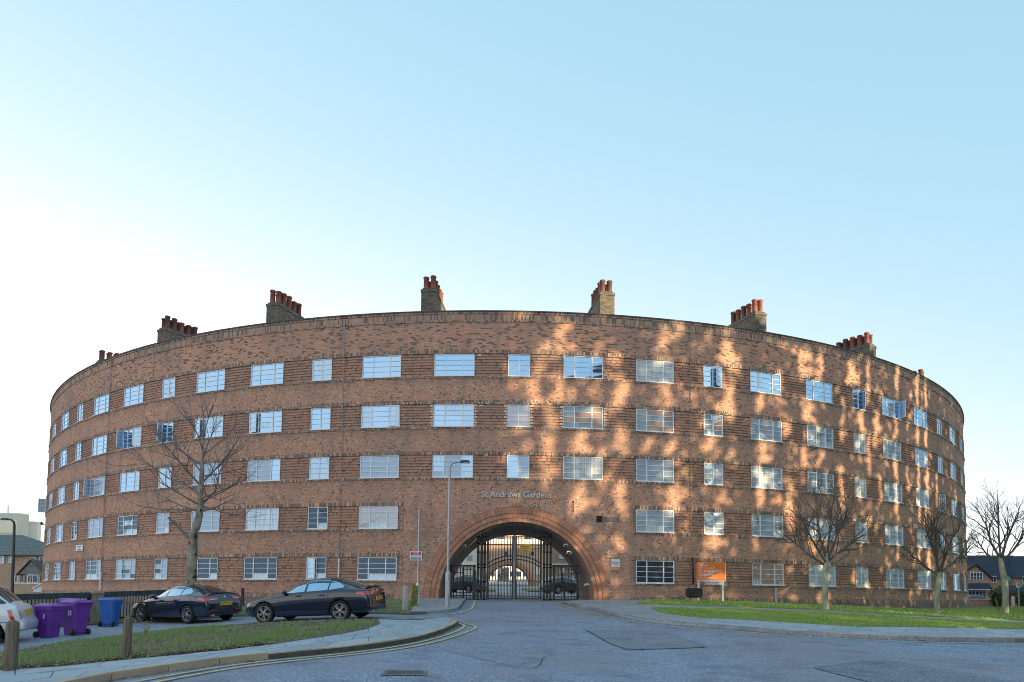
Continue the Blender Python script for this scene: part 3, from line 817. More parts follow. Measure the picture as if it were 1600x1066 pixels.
# ---- left island: kerb line (base of kerb) from the photo's lower left to the corner by the gate road
kl_px = [(60, 1090), (150, 1067), (257, 1051), (357, 1037), (460, 1027), (560, 1017), (647, 1004), (685, 992), (708, 982), (717, 976), (712, 972.5), (695, 971)]
kerbL = smooth(gl(kl_px), 2)
kerbL = [kerbL[0]+(kerbL[0]-kerbL[1]).normalized()*6]+kerbL
backL_px = [(15, 1046), (95, 1041), (190, 1031), (287, 1022), (350, 1016), (430, 1006), (530, 991), (572, 983), (594, 974.5)]
backL = gl(backL_px, .12); backL = [backL[0]+(backL[0]-backL[1]).normalized()*7]+backL
lane_px = [(15, 1027), (95, 1011), (190, 1000), (287, 987), (380, 981), (470, 976), (560, 973), (590, 973)]
laneL = gl(lane_px, .0); laneL = [laneL[0]+(laneL[0]-laneL[1]).normalized()*7]+laneL
islandpoly = kerbL+[laneL[-1]]+laneL[::-1][1:]
pavL, _ = sheet('pavement', islandpoly, .10, M_bed, .12, kind='structure')
kerbs(pavL, kerbL, M_kerb, side=1)
inner = offs(kerbL, .155)
# slabs of the island up to the verge, then fanning round the tip
idx = min(range(len(inner)), key=lambda i: (inner[i]-gl([(640, 1004)])[0]).length)
slabs(pavL, inner[:idx+1], backL, 3, 1.15, .117, M_slab)
endb = [backL[-1], laneL[-1], gl([(640, 971.5)], .1)[0]]
slabs(pavL, inner[idx:], endb, 3, .9, .117, M_slab)
vergepoly = backL+laneL[::-1]
vergeL, vb = sheet('verge', vergepoly, .125, M_verge, .1, kind='structure')
# pale edging strip beside the lane at the far left
strip('lane_edging', laneL[:4], .22, .012, M_path, kind='structure')
# ---- the lane behind the island, where the cars stand
lane_top_px = [(15, 985), (90, 981), (150, 977), (210, 974), (300, 969), (370, 964), (480, 962), (600, 960), (640, 961.5)]
laneT = gl(lane_top_px); laneT = [laneT[0]+(laneT[0]-laneT[1]).normalized()*8]+laneT
lane_end = gl([(700, 962), (700, 970)])
sheet('lane', laneL+lane_end[::-1]+laneT[::-1], .008, M_lane, 0, kind='structure')
# grass strip between the lane and the block
wallL = [wp(s_, -.3, .0).xy for s_ in (-38, -34, -30, -26, -22, -18, -14, -10, -6.6)]
stripL = laneT+[gl([(652, 944)])[0]]+wallL[::-1]
grassstrip, gsb = sheet('grass_verge', stripL, .06, M_verge, .1, kind='structure')
# ---- small pavement by the lamp column
pv = gl([(640, 961), (668, 960), (700, 958), (716, 954), (722, 947), (727, 938.5)])
pvp = pv+[wp(-2.7, -.3, -.3).xy, wp(-4.0, -.3, .02).xy, wp(-6.3, -.3, .02).xy, gl([(652, 944)])[0]]
pavS, _ = sheet('pavement', pvp, .10, M_path, .12, kind='structure')
kerbs(pavS, pv, M_kerbg, side=1, st=.7)
# ---- right-hand pavement
kr_px = [(879, 943.5), (893, 946), (910, 951), (930, 955), (954, 961), (976, 966.5), (1005, 971.5), (1038, 976), (1085, 980), (1141, 984), (1200, 989), (1264, 993.5), (1341, 998), (1403, 1000.5), (1462, 1002.5), (1530, 1003.5), (1600, 1004), (1700, 1004)]
kerbR = smooth(gl(kr_px), 1); kerbR = kerbR+[kerbR[-1]+(kerbR[-1]-kerbR[-2]).normalized()*14]
gl_px = [(1019, 951), (1038, 958), (1077, 963), (1113, 966), (1140, 967), (1235, 973), (1341, 979), (1485, 981), (1600, 983), (1700, 984)]
grassLow = gl(gl_px, .12); grassLow = grassLow+[grassLow[-1]+(grassLow[-1]-grassLow[-2]).normalized()*14]
pathLow = gl([(1022, 949.5), (1160, 953), (1284, 957.5), (1427, 966), (1500, 969.5), (1600, 974), (1700, 978)], .12)
pathUp = gl([(1000, 943.4), (1038, 944.6), (1160, 948.8), (1284, 952.8), (1399, 960.6), (1485, 964.4), (1600, 969.4), (1700, 973.4)], .12)
wallR = [wp(s_, -.5, .0).xy for s_ in (5.6, 6.8, 9, 12, 16, 20, 24, 28, 32, 36, 40, 44, 48)]
far_r = [Vector((52, 66)), Vector((75, 62)), Vector((85, 40))]
wall_start = [wp(3.4, -.3, -.25).xy, wp(4.2, -.3, .02).xy]
poly = kerbR+far_r[::-1][:1]+far_r[::-1][1:]+wallR[::-1]+wall_start[::-1]
pavR, _ = sheet('pavement', poly, .10, M_path, .12, kind='structure')
ks = min(range(len(kerbR)), key=lambda i: (kerbR[i]-gl([(1270, 994)])[0]).length)
kerbs(pavR, kerbR[:ks+1], M_kerbg, side=1); kerbs(pavR, kerbR[ks:], M_kerb, side=1)
innerR = offs(kerbR, .155)
i0 = min(range(len(innerR)), key=lambda i: (innerR[i]-gl([(1110, 981)])[0]).length)
gi0 = 3
slabs(pavR, innerR[i0:], grassLow[gi0:], 3, 1.0, .117, M_slab)
lawn1 = grassLow+[Vector((pathLow[-1].x+13, pathLow[-1].y-.5))]+pathLow[::-1]
lawnA, la = sheet('lawn', lawn1, .135, M_turf, .06, kind='structure')
lawn2 = pathUp+[Vector((pathUp[-1].x+18, pathUp[-1].y+2)), far_r[1], far_r[0]]+[p for p in wallR[::-1]][:-1]+[gl([(995, 941.5)], .12)[0]]
lawnB, lb = sheet('lawn', lawn2, .135, M_turf, .06, kind='structure')
# ---- painted lines
lin = [gl([(200, 1069), (357, 1041), (460, 1030), (560, 1020.5), (650, 1007), (700, 993), (722, 984), (727, 978.5), (718, 975), (700, 972.5)]), gl([(200, 1076), (357, 1046), (460, 1033.5), (560, 1023.5), (650, 1012), (705, 998), (735, 987), (746, 981.5), (738, 977.5), (722, 974.5)])]
for pl in lin:
    pl = [pl[0]+(pl[0]-pl[1]).normalized()*5]+pl
    strip('yellow_line', smooth(pl, 2), .075, .022, M_yel, kind='structure')
strip('yellow_line', smooth(gl([(866, 941), (880, 945.5), (905, 951.5), (930, 957.5), (954, 964), (976, 969.5), (1005, 974.5), (1038, 979), (1085, 983), (1141, 987), (1200, 991.5), (1264, 996), (1341, 1000.5), (1403, 1003), (1462, 1005), (1530, 1006), (1600, 1006.5), (1700, 1006.5)]), 1), .07, .022, M_yel, kind='structure')
strip('yellow_line', smooth(gl([(862, 942), (876, 946.5), (900, 953), (926, 959.5), (940, 963)]), 1), .07, .022, M_yel, kind='structure')
strip('yellow_line', smooth(gl([(640, 963), (700, 961), (728, 957), (740, 950), (742, 938)]), 1), .09, .022, M_yel, kind='structure')
# ---- patches, tar joints, drain cover
sheet('road_patch', gl([(915, 985), (1000, 985.5), (1040, 989), (1103, 1012), (1060, 1014), (982, 1016), (955, 1008), (935, 996)]), .012, M_patch2, 0, kind='structure')
sheet('road_patch', gl([(1272, 1045), (1345, 1036), (1388, 1033), (1440, 1042), (1560, 1062), (1640, 1078), (1420, 1082)]), .012, M_patch, 0, kind='structure')
tj = [[(915, 985), (935, 996), (955, 1008), (982, 1016)], [(855, 1025), (900, 1022), (982, 1016), (1060, 1014), (1103, 1012), (1190, 1007), (1345, 1004)], [(730, 1024), (800, 1018), (860, 1010), (950, 1008)], [(700, 1019), (760, 1032), (810, 1046), (835, 1047), (846, 1038), (848, 1028), (860, 1026)], [(1272, 1045), (1345, 1036), (1388, 1033), (1440, 1042), (1560, 1062)], [(1272, 1045), (1330, 1054), (1420, 1070)], [(1000, 985.5), (1040, 989), (1103, 1012)], [(795, 1008), (820, 1007)]]
for pl in tj: strip('tar_joint', smooth(gl(pl), 1), .018, .024, M_tar, .3, kind='structure')
dp = G(632, 1052); b = MB()
root = empty('drain_cover', (dp.x, dp.y, dp.z+.004), math.radians(4), label='rusty cast iron drain cover set in the road at the front', cat='drain cover')
M_cast = plain('cast_iron', (.16, .13, .12), .7, .3, vary=.4, scale=30, bumpd=.004)
b.box((0, 0, .006), (.62, .50, .012)); b.build('plate', M_cast, root)
b = MB()
for i in range(9):
    for j in range(7):
        if (i+j) % 2: b.box((-.26+i*.065, -.2+j*.066, .015), (.045, .02, .008))
        else: b.box((-.26+i*.065, -.2+j*.066, .015), (.02, .045, .008))
b.build('tread_studs', M_cast, root, kind='stuff')
b = MB()
for sx_ in (-1, 1): b.box((sx_*.34, 0, .004), (.05, .62, .014))
for sy in (-1, 1): b.box((0, sy*.28, .004), (.63, .05, .014))
b.build('frame', M_patch, root)
# ---- grass blades and fallen leaves
def sample_poly(poly, n, rnd):
    x0, x1 = min(p[0] for p in poly), max(p[0] for p in poly); y0, y1 = min(p[1] for p in poly), max(p[1] for p in poly); out = []
    while len(out) < n:
        p = (rnd.uniform(x0, x1), rnd.uniform(y0, y1))
        if inside(p, poly): out.append(p)
    return out
def blade_mat(name, a, b_, c_):
    t = NT(name); pos = t.n('NewGeometry').outputs['Position']
    f = t.noise(pos, 16, 2, .8); g = t.noise(pos, .9, 3)
    c = t.mix(t.mapr(f, .3, .7), a, b_); c = t.mix(t.mapr(g, .45, .7, 0, .7), c, c_); t.set(c, .7, spec=.2); return t.m
M_bl = blade_mat('grass_blades', (.22, .34, .08), (.36, .49, .13), (.42, .44, .18))
M_bl2 = blade_mat('rough_grass_blades', (.18, .27, .09), (.30, .40, .15), (.38, .34, .22))
def grass(name, poly, n, h, wd, dz, mat, seed, mask=None, amax=30, **kw):
    rnd = random.Random(seed); vs = []; fs = []
    for p in sample_poly(poly, n, rnd):
        if mask and not mask(p, rnd): continue
        z = zg(*p)+dz; a = rnd.uniform(0, 2*PI); hh = h*rnd.uniform(.45, 1.25); l = hh*rnd.uniform(.1, .8); b_ = rnd.uniform(0, 2*PI); k = len(vs); w_ = wd*rnd.uniform(.6, 1.3)
        vs += [(p[0]-math.cos(a)*w_, p[1]-math.sin(a)*w_, z), (p[0]+math.cos(a)*w_, p[1]+math.sin(a)*w_, z), (p[0]+l*math.cos(b_), p[1]+l*math.sin(b_), z+hh)]
        fs.append((k, k+1, k+2))
    b = MB(); b.v = vs; b.f = fs; b.mi = [0]*len(fs); b.sm = [False]*len(fs); return b.build(name, mat, kind='stuff', **kw)
def nz_mask(sc_, th): return lambda p, r: noise.noise(Vector((p[0]*sc_, p[1]*sc_, 3.3)))+r.uniform(-.25, .25) > th
def dline(p, pl): 
    p = Vector(p); best = 9
    for a, b in zip(pl, pl[1:]):
        ab = b-a; t_ = max(0, min(1, (p-a).dot(ab)/max(1e-9, ab.length_squared))); best = min(best, (p-a-ab*t_).length)
    return best
vp_ = [p for p in vergepoly]
def verge_mask(p, r):
    d1, d2 = dline(p, backL), dline(p, laneL); t_ = d1/max(1e-6, d1+d2)
    if d1 < .28+.2*noise.noise(Vector((p[0]*2, p[1]*2, 0))): return r.random() < .22
    worn = sstep(-9.5, -6.5, p[0])
    if t_ > 1.0-.62*worn+.25*noise.noise(Vector((p[0]*1.1, p[1]*1.1, 7))): return r.random() < .07
    return noise.noise(Vector((p[0]*.8, p[1]*.8, 1)))+r.uniform(-.3, .3) > -.2
grass('grass', vp_, 60000, .085, .006, .12, M_bl2, 1, verge_mask, label='short rough winter grass on the near left verge', cat='grass')
gs2 = [p for p in stripL if p[0] > -16]
grass('grass', gs2, 26000, .10, .012, .05, M_bl2, 2, nz_mask(.5, -.25), label='rough grass strip between the parked cars and the block', cat='grass')
nearA = [p for p in lawn1]
grass('grass', [p for p in nearA if p[0] < 36], 52000, .055, .016, .13, M_bl, 3, label='mown lawn between the pavement slabs and the footpath', cat='grass')
grass('grass', [p for p in lawn2 if p[0] < 60], 70000, .065, .026, .13, M_bl, 4, label='mown lawn along the foot of the curved block', cat='grass')
# leaves
def leaves(name, poly, n, seed, dz, mats, size=.035, mask=None, **kw):
    rnd = random.Random(seed); b = MB()
    for p in sample_poly(poly, n, rnd):
        if mask and not mask(p): continue
        a = rnd.uniform(0, 2*PI); s_ = size*rnd.uniform(.5, 1.3); t1, t2 = rnd.uniform(-.5, .5), rnd.uniform(-.5, .5); z = zg(*p)+dz+.015
        u = Vector((math.cos(a), math.sin(a), t1)); v_ = Vector((-math.sin(a), math.cos(a), t2)); c = Vector((p[0], p[1], z))
        b.add([c-u*s_, c-v_*s_*.6+Vector((0, 0, s_*.2)), c+u*s_, c+v_*s_*.6], [(0, 1, 2, 3)], rnd.randrange(len(mats)))
    return b.build(name, mats, kind='stuff', **kw)
LV = [plain('leaf_brown', (.16, .085, .05), .8), plain('leaf_tan', (.34, .23, .14), .8), plain('leaf_dark', (.09, .055, .04), .8)]
fringe = backL[:7]+offs(backL, .5)[:7][::-1]
leaves('fallen_leaves', vergepoly, 2600, 11, .12, LV, label='brown fallen leaves scattered through the left verge', cat='leaves')
leaves('fallen_leaves', fringe, 4200, 12, .12, LV, .042, label='dense drift of dead leaves along the edge of the paving', cat='leaves')
leaves('fallen_leaves', islandpoly, 90, 14, .11, LV, .025, label='few stray leaf scraps lying on the left pavement', cat='leaves')

leaves('fallen_leaves', [p for p in lawn2 if p[0] < 50], 900, 21, .15, LV, .05, label='thin scatter of dead leaves on the lawn by the block', cat='leaves')
leaves('fallen_leaves', [p for p in lawn1 if p[0] < 34], 500, 22, .15, LV, .045, label='sparse dead leaves on the lawn beside the slabs', cat='leaves')
gut = offs(kerbL, -.02)+offs(kerbL, -.16)[::-1]
leaves('gutter_debris', gut, 1500, 23, .0, LV, .02, label='grit and leaf scraps in the gutter of the left kerb', cat='debris')
gut = offs(kerbR, -.02)+offs(kerbR, -.16)[::-1]
leaves('gutter_debris', gut, 1800, 24, .0, LV, .025, label='grit and leaf scraps in the gutter of the right kerb', cat='debris')
# ================================================================== gates in the passage
GY = 36.6
def gp(px, py): return P(px, py, GY)
gz = gp(800, 937).z
def gbox(mb, x0, y0, x1, y1, t=.05, mi=0, yo=0.):
    a, b = gp(x0, y0), gp(x1, y1); mb.box(((a.x+b.x)/2, GY+yo, (a.z+b.z)/2), (abs(b.x-a.x), t, abs(a.z-b.z)), mi)
def gate_root(name, px, **kw):
    p = gp(px, 937); return empty(name, (p.x, GY, p.z), **kw)
for px0, lab in ((747, 'black lattice steel gate pillar left of the main gates'), (850, 'black lattice steel gate pillar right of the main gates')):
    r = gate_root('gate_pillar', px0+6, label=lab, cat='gate pillar', group='lattice pillars in the archway')
    for dx in (0, 5.2, 10.2):
        mb = MB(); gbox(mb, px0+dx-1.3, 830, px0+dx+1.3, 938.5, .09, yo=0 if dx != 5.2 else .12); mb.build('post', M_black, r, world=True)
    for py in (838, 849, 862, 881, 886, 908, 922, 936):
        mb = MB(); gbox(mb, px0-2, py, px0+12.5, py+1.9, .13, yo=.02); mb.build('rung', M_black, r, world=True)
for sd, x0, x1 in (('left', 761, 802.2), ('right', 804.8, 846)):
    r = gate_root('main_gate', (x0+x1)/2, label='%s leaf of the tall black barred driveway gates' % sd, cat='gate', group='barred leaves of the driveway gate')
    mb = MB()
    for a in ((x0, 838, x1, 839.6), (x0, 907, x1, 909), (x0, 934.6, x1, 936.6), (x0, 838, x0+2, 936), (x1-2, 838, x1, 936)): gbox(mb, *a, .05)
    mb.build('gate_frame', M_black, r, world=True)
    n = 9
    for k in range(1, n):
        x = x0+(x1-x0)*k/n; mb = MB(); gbox(mb, x-.32, 839.6, x+.32, 907, .018); mb.build('bar', M_black, r, world=True)
    mb = MB()
    for k in range(1, 2*n):
        x = x0+(x1-x0)*k/(2*n); gbox(mb, x-.3, 909, x+.3, 934.6, .018)
    mb.build('lower_bars', M_black, r, world=True, kind='stuff')
    for py in (847, 857, 867, 878, 889, 898): mb = MB(); gbox(mb, x0+2, py, x1-2, py+.6, .02); mb.build('cross_bar', M_black, r, world=True)
    for top, rr in ((868.5, 0), (874, 1)):
        pts = []
        for k in range(13):
            t = (k/12.); xx = x0+(x1-x0)*t; u = (803.5-xx)/44.; pts.append(gp(xx, top+ (22 if rr == 0 else 24)*(1-math.sqrt(max(0, 1-u*u*.75)))*1.35))
        mb = MB(); mb.tube(pts, .03, 6); mb.build('arched_rail', M_black, r, world=True)
M_greypost = plain('grey_steel', (.16, .165, .17), .4, .5)
r = gate_root('gate_stop_post', 803.5, label='slim grey centre post between the two gate leaves', cat='post')
mb = MB(); gbox(mb, 802.3, 836, 804.7, 938.5, .07, yo=-.03); mb.build('shaft', M_greypost, r, world=True); mb = MB(); gbox(mb, 801.3, 936, 805.7, 938.8, .12, yo=-.03); mb.build('shoe', M_greypost, r, world=True)
M_amber = plain('amber_sign', (.62, .34, .02), .4); M_ink = plain('dark_ink', (.03, .03, .06), .6); M_signw = plain('sign_white', (.78, .78, .8), .35, vary=.03); M_orange = plain('sign_orange', (.83, .20, .035), .45, vary=.05); M_signred = plain('sign_red', (.65, .03, .09), .45, vary=.05); M_signgrey = plain('sign_blue_grey', (.20, .27, .34), .45, vary=.05); M_inkblue = plain('blue_ink', (.06, .12, .30), .5)
def flat_sign(name, c, w_, h_, mat, rz, label, texts=(), depth=.02, parts=(), group=None, cat='sign'):
    """panel in the x-z plane facing -y, texts: (string, size, x, z, material, align)"""
    r = empty(name, c, rz, label=label, cat=cat, group=group)
    b = MB(); b.box((0, 0, 0), (w_, depth, h_)); b.build('panel', mat, r)
    for x, z, ww, hh, m_ in parts: b = MB(); b.box((0, 0, 0), (ww, .006, hh)); b.build('colour_field', m_, r, loc=(x, -depth/2-.004, z))
    for s_, size, x, z, m_, al in texts:
        me = text_mesh(s_, size, .001, m_, al, size*.012); link('lettering', me, r, (x, -depth/2-.0095, z), (PI/2, 0, 0))
    return r
c = (gp(820.5, 857.5)); a_, b_ = gp(812, 851), gp(829, 864)
flat_sign('gate_sign', (c.x, GY-.06, c.z), b_.x-a_.x, a_.z-b_.z, M_amber, 0, 'amber rectangular sign fixed high on the right gate leaf', texts=[('CAUTION', .09, 0, .12, M_ink, 'CENTER'), ('AUTOMATIC', .07, 0, 0, M_ink, 'CENTER'), ('GATES', .09, 0, -.12, M_ink, 'CENTER')])
c = gp(786, 897); a_, b_ = gp(777, 885.5), gp(795.5, 909)
r_ = flat_sign('gate_sign', (c.x, GY+1.5, c.z+.02), b_.x-a_.x, a_.z-b_.z, M_signw, 0, 'white parking notice with a boxed P behind the left gate leaf', texts=[('P', .17, 0, .235, M_signw, 'CENTER'), ('Designated', .115, 0, .04, M_ink, 'CENTER'), ('Bays Only', .115, 0, -.09, M_ink, 'CENTER'), ('Permit holders', .055, 0, -.22, M_inkblue, 'CENTER')], parts=[(0, .24, .17, .17, M_inkblue), (0, .375, .5, .03, M_ink)])
b = MB(); h_ = c.z-gz
for sg in (-1, 1): b.bar((sg*.26, .03, -.35), (sg*.26, .03, -h_-.0), .04)
b.build('sign_post', M_greypost, r_)
# side enclosures with turnstiles
for sd, x0, x1 in (('left', 703.5, 744), ('right', 864, 909)):
    r = gate_root('turnstile_cage', (x0+x1)/2, label='black barred pedestrian turnstile cage on the %s side of the arch' % sd, cat='turnstile', group='pedestrian turnstile cages')
    xr = x1-3 if sd == 'left' else x1-7
    mb = MB()
    for a in ((x0, 882.5, x1 if sd == 'left' else x1-6, 885.6), (x0, 884, x0+2.6, 938), (xr-1.2, 884, xr+1.2, 938), (x0, 936, xr, 938)): gbox(mb, *a, .07)
    mb.build('cage_frame', M_black, r, world=True)
    xm = 724 if sd == 'left' else 876.5; lean = 0 if sd == 'left' else 6
    mb = MB(); mb.tube([gp(xm, 886), gp(xm+lean, 937)], .055, 8); mb.build('rotor', M_black, r, world=True)
    for k in range(9 if sd == 'left' else 8):
        py = 889.5+k*(5.1 if sd == 'left' else 6.1)
        if sd == 'left': a0, a1 = (707, 722) if k % 2 else (724, 739)
        else: a0, a1 = (888, 903) if k % 2 == 0 else (890, 908)
        mb = MB(); mb.tube([gp(a0, py), gp(a1, py+.3)], .022, 6); mb.build('rotor_arm', M_black, r, world=True)
        if sd == 'left' and k > 4: mb = MB(); mb.tube([gp(a0-16 if a0 > 715 else a0+17, py+1), gp(a1-16 if a0 > 715 else a1+15, py+1)], .022, 6); mb.build('rotor_arm', M_black, r, world=True)
    mb = MB(); ys = GY+.5
    nb = 7
    for k in range(nb):
        x = x0+4+(xr-x0-6)*k/(nb-1); gbox(mb, x-.3, 885, x+.3, 936, .02, yo=.6)
    mb.build('mesh_bars', M_black, r, world=True, kind='stuff')
    if sd == 'right':
        pts = [gp(884+20*math.sin(t*.5*PI/8)*1.0, 868+68*(1-math.cos(t*.5*PI/8))) for t in range(9)]; mb = MB(); mb.tube(pts, .03, 6); mb.build('hoop', M_black, r, world=True)
    else:
        mb = MB(); gbox(mb, 738.5, 893, 739.6, 937, .04); gbox(mb, 742.3, 893, 743.4, 937, .04); mb.tube([gp(738.8, 893.5), gp(739.6, 891.2), gp(741.2, 890.6), gp(742.6, 891.3), gp(743, 893.5)], .022, 6); mb.build('hoop', M_black, r, world=True)
# lamps in the vault
for px, py in ((725, 853), (884, 852), (889, 863), (917, 914)):
    q = P(px, py, GY-1.0); r = empty('bulkhead_lamp', q, label={725: 'small white bulkhead lamp on the left of the vault', 884: 'grey camera box high on the right of the vault', 889: 'lower white security camera under the grey box', 917: 'small pale fitting low inside the right jamb'}[px], cat='lamp')
    b = MB(); b.box((0, 0, 0), (.26, .14, .13), taper=.8); b.build('housing', M_signw, r); b = MB(); b.box((0, -.08, -.02), (.16, .03, .07)); b.build('lens', M_dark, r)
# ================================================================== signs on and before the wall
def wsign(px0, py0, px1, py1, name, mat, label, **kw):
    s0, z0 = px_wall(px0, py0); s1, z1 = px_wall(px1, py1); s_, z_ = (s0+s1)/2, (z0+z1)/2
    return flat_sign(name, wp(s_, z_, .05), abs(s1-s0), abs(z1-z0), mat, TH0+s_/R0, label, **kw)
wsign(641, 861.5, 659.5, 876, 'wall_sign', M_signw, 'small white notice with pink and grey panels left of the arch', parts=[(0, .115, .56, .19, M_signred), (0, -.13, .56, .15, M_signgrey)], texts=[('PRIVATE', .085, 0, .155, M_signw, 'CENTER'), ('PROPERTY', .07, 0, .075, M_signw, 'CENTER'), ('NO PARKING', .065, 0, -.13, M_signw, 'CENTER')])
wsign(955, 873.5, 968.5, 891.5, 'wall_sign', M_signw, 'small notice, white above and salmon below, right of the arch', parts=[(0, -.21, .47, .2, plain('sign_salmon', (.70, .27, .16), .5))], texts=[('St Andrews', .085, 0, .115, M_inkblue, 'CENTER'), ('GARDENS', .07, 0, .02, M_inkblue, 'CENTER'), ('Office', .07, 0, -.20, M_signw, 'CENTER')])
wsign(120.5, 852.5, 130.5, 860.5, 'street_name_plate', M_signw, 'small white name plate high on the shaded left of the block', texts=[('ST ANDREW', .13, 0, .07, M_ink, 'CENTER'), ('GARDENS', .13, 0, -.12, M_ink, 'CENTER')])
# orange board
pa, pb = G(1091.5, 944), G(1130, 944); Y = (pa.y+pb.y)/2-.1
tl, br_ = P(1088.3, 878.5, Y), P(1134, 909, Y); w_, h_ = br_.x-tl.x, tl.z-br_.z; cx, cz = (tl.x+br_.x)/2, (tl.z+br_.z)/2
r = flat_sign('letting_board', (cx, Y, cz), w_, h_, M_orange, 0, 'orange letting board on two white posts before the wall', depth=.03,
  texts=[('Mansion', .15, -w_/2+.1, h_/2-.16, M_signw, 'LEFT'), ('HOME FOR STUDENTS', .085, -w_/2+.1, h_/2-.31, M_signw, 'LEFT'), ("ST. ANDREW'S", .185, -w_/2+.1, h_/2-.47, M_signw, 'LEFT'), ('GARDENS', .185, -w_/2+.1, h_/2-.665, M_signw, 'LEFT'), ('OPEN FOR VIEWINGS', .095, -w_/2+.1, h_/2-.82, M_signw, 'LEFT'), ('0151 000 0000', .055, -w_/2+.1, h_/2-.93, M_signw, 'LEFT')], parts=[(0, -h_/2+.02, w_, .04, M_signw), (w_/2-.015, 0, .03, h_, M_signw)])
for px in (1091.5, 1129.5):
    q = P(px, 944, Y+.06); b = MB(); b.box((q.x-cx, .06, (q.z-cz-.03-h_/2)/2), (.085, .085, abs(q.z-cz)+h_/2+.5-.5)); b.v = [(x, y, min(z, h_/2-.02)) for x, y, z in b.v]
    b.build('sign_post', M_whitep, r)
# black box and pale post by the wall
def standing(name, px, pyb, label, cat, group=None, dz=0., rz=0.):
    q = G(px, pyb, dz); return empty(name, (q.x, q.y, q.z), rz, label=label, cat=cat, group=group), q
r, q = standing('utility_box', 1084.5, 941.5, 'black rounded utility box raised against the wall by the orange board', 'utility box', dz=.12)
b = MB(); k = q.y/F; W_ = 25*k; H_ = 15*k; zb_ = 7.5*k
bm = bmesh.new(); bmesh.ops.create_cube(bm, size=1)
for v in bm.verts: v.co = (v.co.x*W_, v.co.y*.34, v.co.z*H_+zb_+H_/2)
bmesh.ops.bevel(bm, geom=bm.edges[:], offset=.06, segments=3, affect='EDGES'); me = bpy.data.meshes.new('case'); bm.to_mesh(me); bm.free(); me.materials.append(M_black); link('case', me, r)
b.box((0, -.19, zb_+H_*.6), (W_*.7, .03, .03)); b.build('handle', M_darkmetal, r)
b = MB(); b.box((0, .05, zb_/2), (.3, .2, zb_)); b.build('pedestal', plain('ply_wood', (.45, .33, .22), .8), r)
r, q = standing('marker_post', 1213, 943.5, 'pale grey metal post standing alone right of the orange board', 'post', dz=.12)
b = MB(); k = q.y/F; b.tube([(0, 0, 0), (0, 0, 23.5*k)], .075, 10); b.build('shaft', M_galv, r); b = MB(); b.lathe([(.082, 23*k), (.082, 24*k), (.04, 24.8*k), (0, 24.9*k)], n=10); b.build('cap', M_galv, r)
# dark timber post by the railings
r, q = standing('dark_post', 378.5, 948, 'dark square post standing in the grass between the two dark cars', 'post')
k = q.y/F; b = MB(); b.box((0, 0, 14*k), (.13, .13, 28*k)); b.build('shaft', M_black, r); b = MB(); b.box((0, 0, 28*k+.02), (.15, .15, .03)); b.build('cap', M_darkmetal, r)
# ---- wooden verge posts
def wood_mat():
    t = NT('weathered_wood'); pos = t.n('TexCoord').outputs['Object']
    g = t.noise(t.scalev(pos, (26, 26, 2.2)), 1, 5, .7); g2 = t.noise(pos, 5, 4)
    c = t.ramp(g, [(.25, (.05, .038, .028)), (.48, (.17, .13, .095)), (.7, (.30, .24, .18))]); c = t.mix(t.mapr(g2, .5, .75, 0, .6), c, (.12, .14, .075))
    t.set(c, .9, spec=.2); t.bump(g, .02); return t.m
M_wood = wood_mat()
def wood_post(px, pyb, pyt, wpx, label, fl=False):
    q = G(px, pyb, .12); k = q.y/F; H_ = (pyb-pyt)*k; r_ = wpx*k/2
    rt = empty('wooden_post', q, random.uniform(0, 1), label=label, cat='post', group='weathered timber posts along the near verge')
    b = MB(); n = 14; vs = []; prof = [(-.1, 1.0), (.05, 1.02), (H_*.35, 1.0), (H_*.7, .97), (H_-.05, .95), (H_-.015, .90), (H_, .72)]
    for z, f in prof:
        for i in range(n):
            a = 2*PI*i/n; rr = r_*f*(1+.05*noise.noise(Vector((math.cos(a)*2, math.sin(a)*2, z*2+px)))+(.03 if i % 4 == 0 else 0)); vs.append((rr*math.cos(a), rr*math.sin(a), z))
    fs = [(i*n+k_, i*n+(k_+1) % n, (i+1)*n+(k_+1) % n, (i+1)*n+k_) for i in range(len(prof)-1) for k_ in range(n)]
    b.add(vs, fs, 0, True); b.add(vs[-n:], [tuple(range(n))]); b.build('shaft', M_wood, rt)
    b = MB(); b.lathe([(r_*.72, H_-.004), (r_*.6, H_+.018), (0, H_+.026)], n=14); b.build('post_top', M_wood, rt)
    if fl: b = MB(); b.tube([(r_*.2, 0, H_), (r_*.25, 0, H_+.07)], .02, 6); b.build('stub', M_wood, rt)
wood_post(16, 1047, 973, 18, 'thick weathered timber post at the far left edge beside the pale car')
wood_post(197.5, 1026, 965.5, 13, 'weathered timber post in the verge in front of the dark car', True)
# ---- bollards by the arch
def bollard(px, pyb, pyt, wpx, label, mat, sides=4, topr=.5):
    q = G(px, pyb, .06); k = q.y/F; H_ = (pyb-pyt)*k; w2 = wpx*k/2
    rt = empty('bollard', q, .2, label=label, cat='bollard'); b = MB(); n = 16
    prof = [(w2, -.1), (w2, 0), (w2*.86, H_*.88), (w2*.74, H_*.95), (w2*.45, H_*.99), (0, H_)]
    b.lathe(prof, n=n); b.build('shaft', mat, rt); return rt, k, H_
M_moss = plain('mossy_timber', (.17, .17, .05), .95, vary=.55, scale=7, bumpd=.02)
bollard(633, 954.5, 916, 9.5, 'round-topped pale concrete bollard nearest the car, on the grass', M_conc)
bollard(651.5, 943, 910.5, 5, 'slim white bollard partly hidden behind the mossy stump', M_whitep)
q = G(646, 948, .06); k = q.y/F; rt = empty('mossy_stump', q, .3, label='leaning mossy green timber stump between the two pale bollards', cat='post')
b = MB(); b.box((0, 0, 17*k), (10*k, 10*k, 35*k), taper=.82); b.v = [(x+z*.08, y, z-(.07 if x > 0 and z > .5 else 0)) for x, y, z in b.v]; b.build('shaft', M_moss, rt)
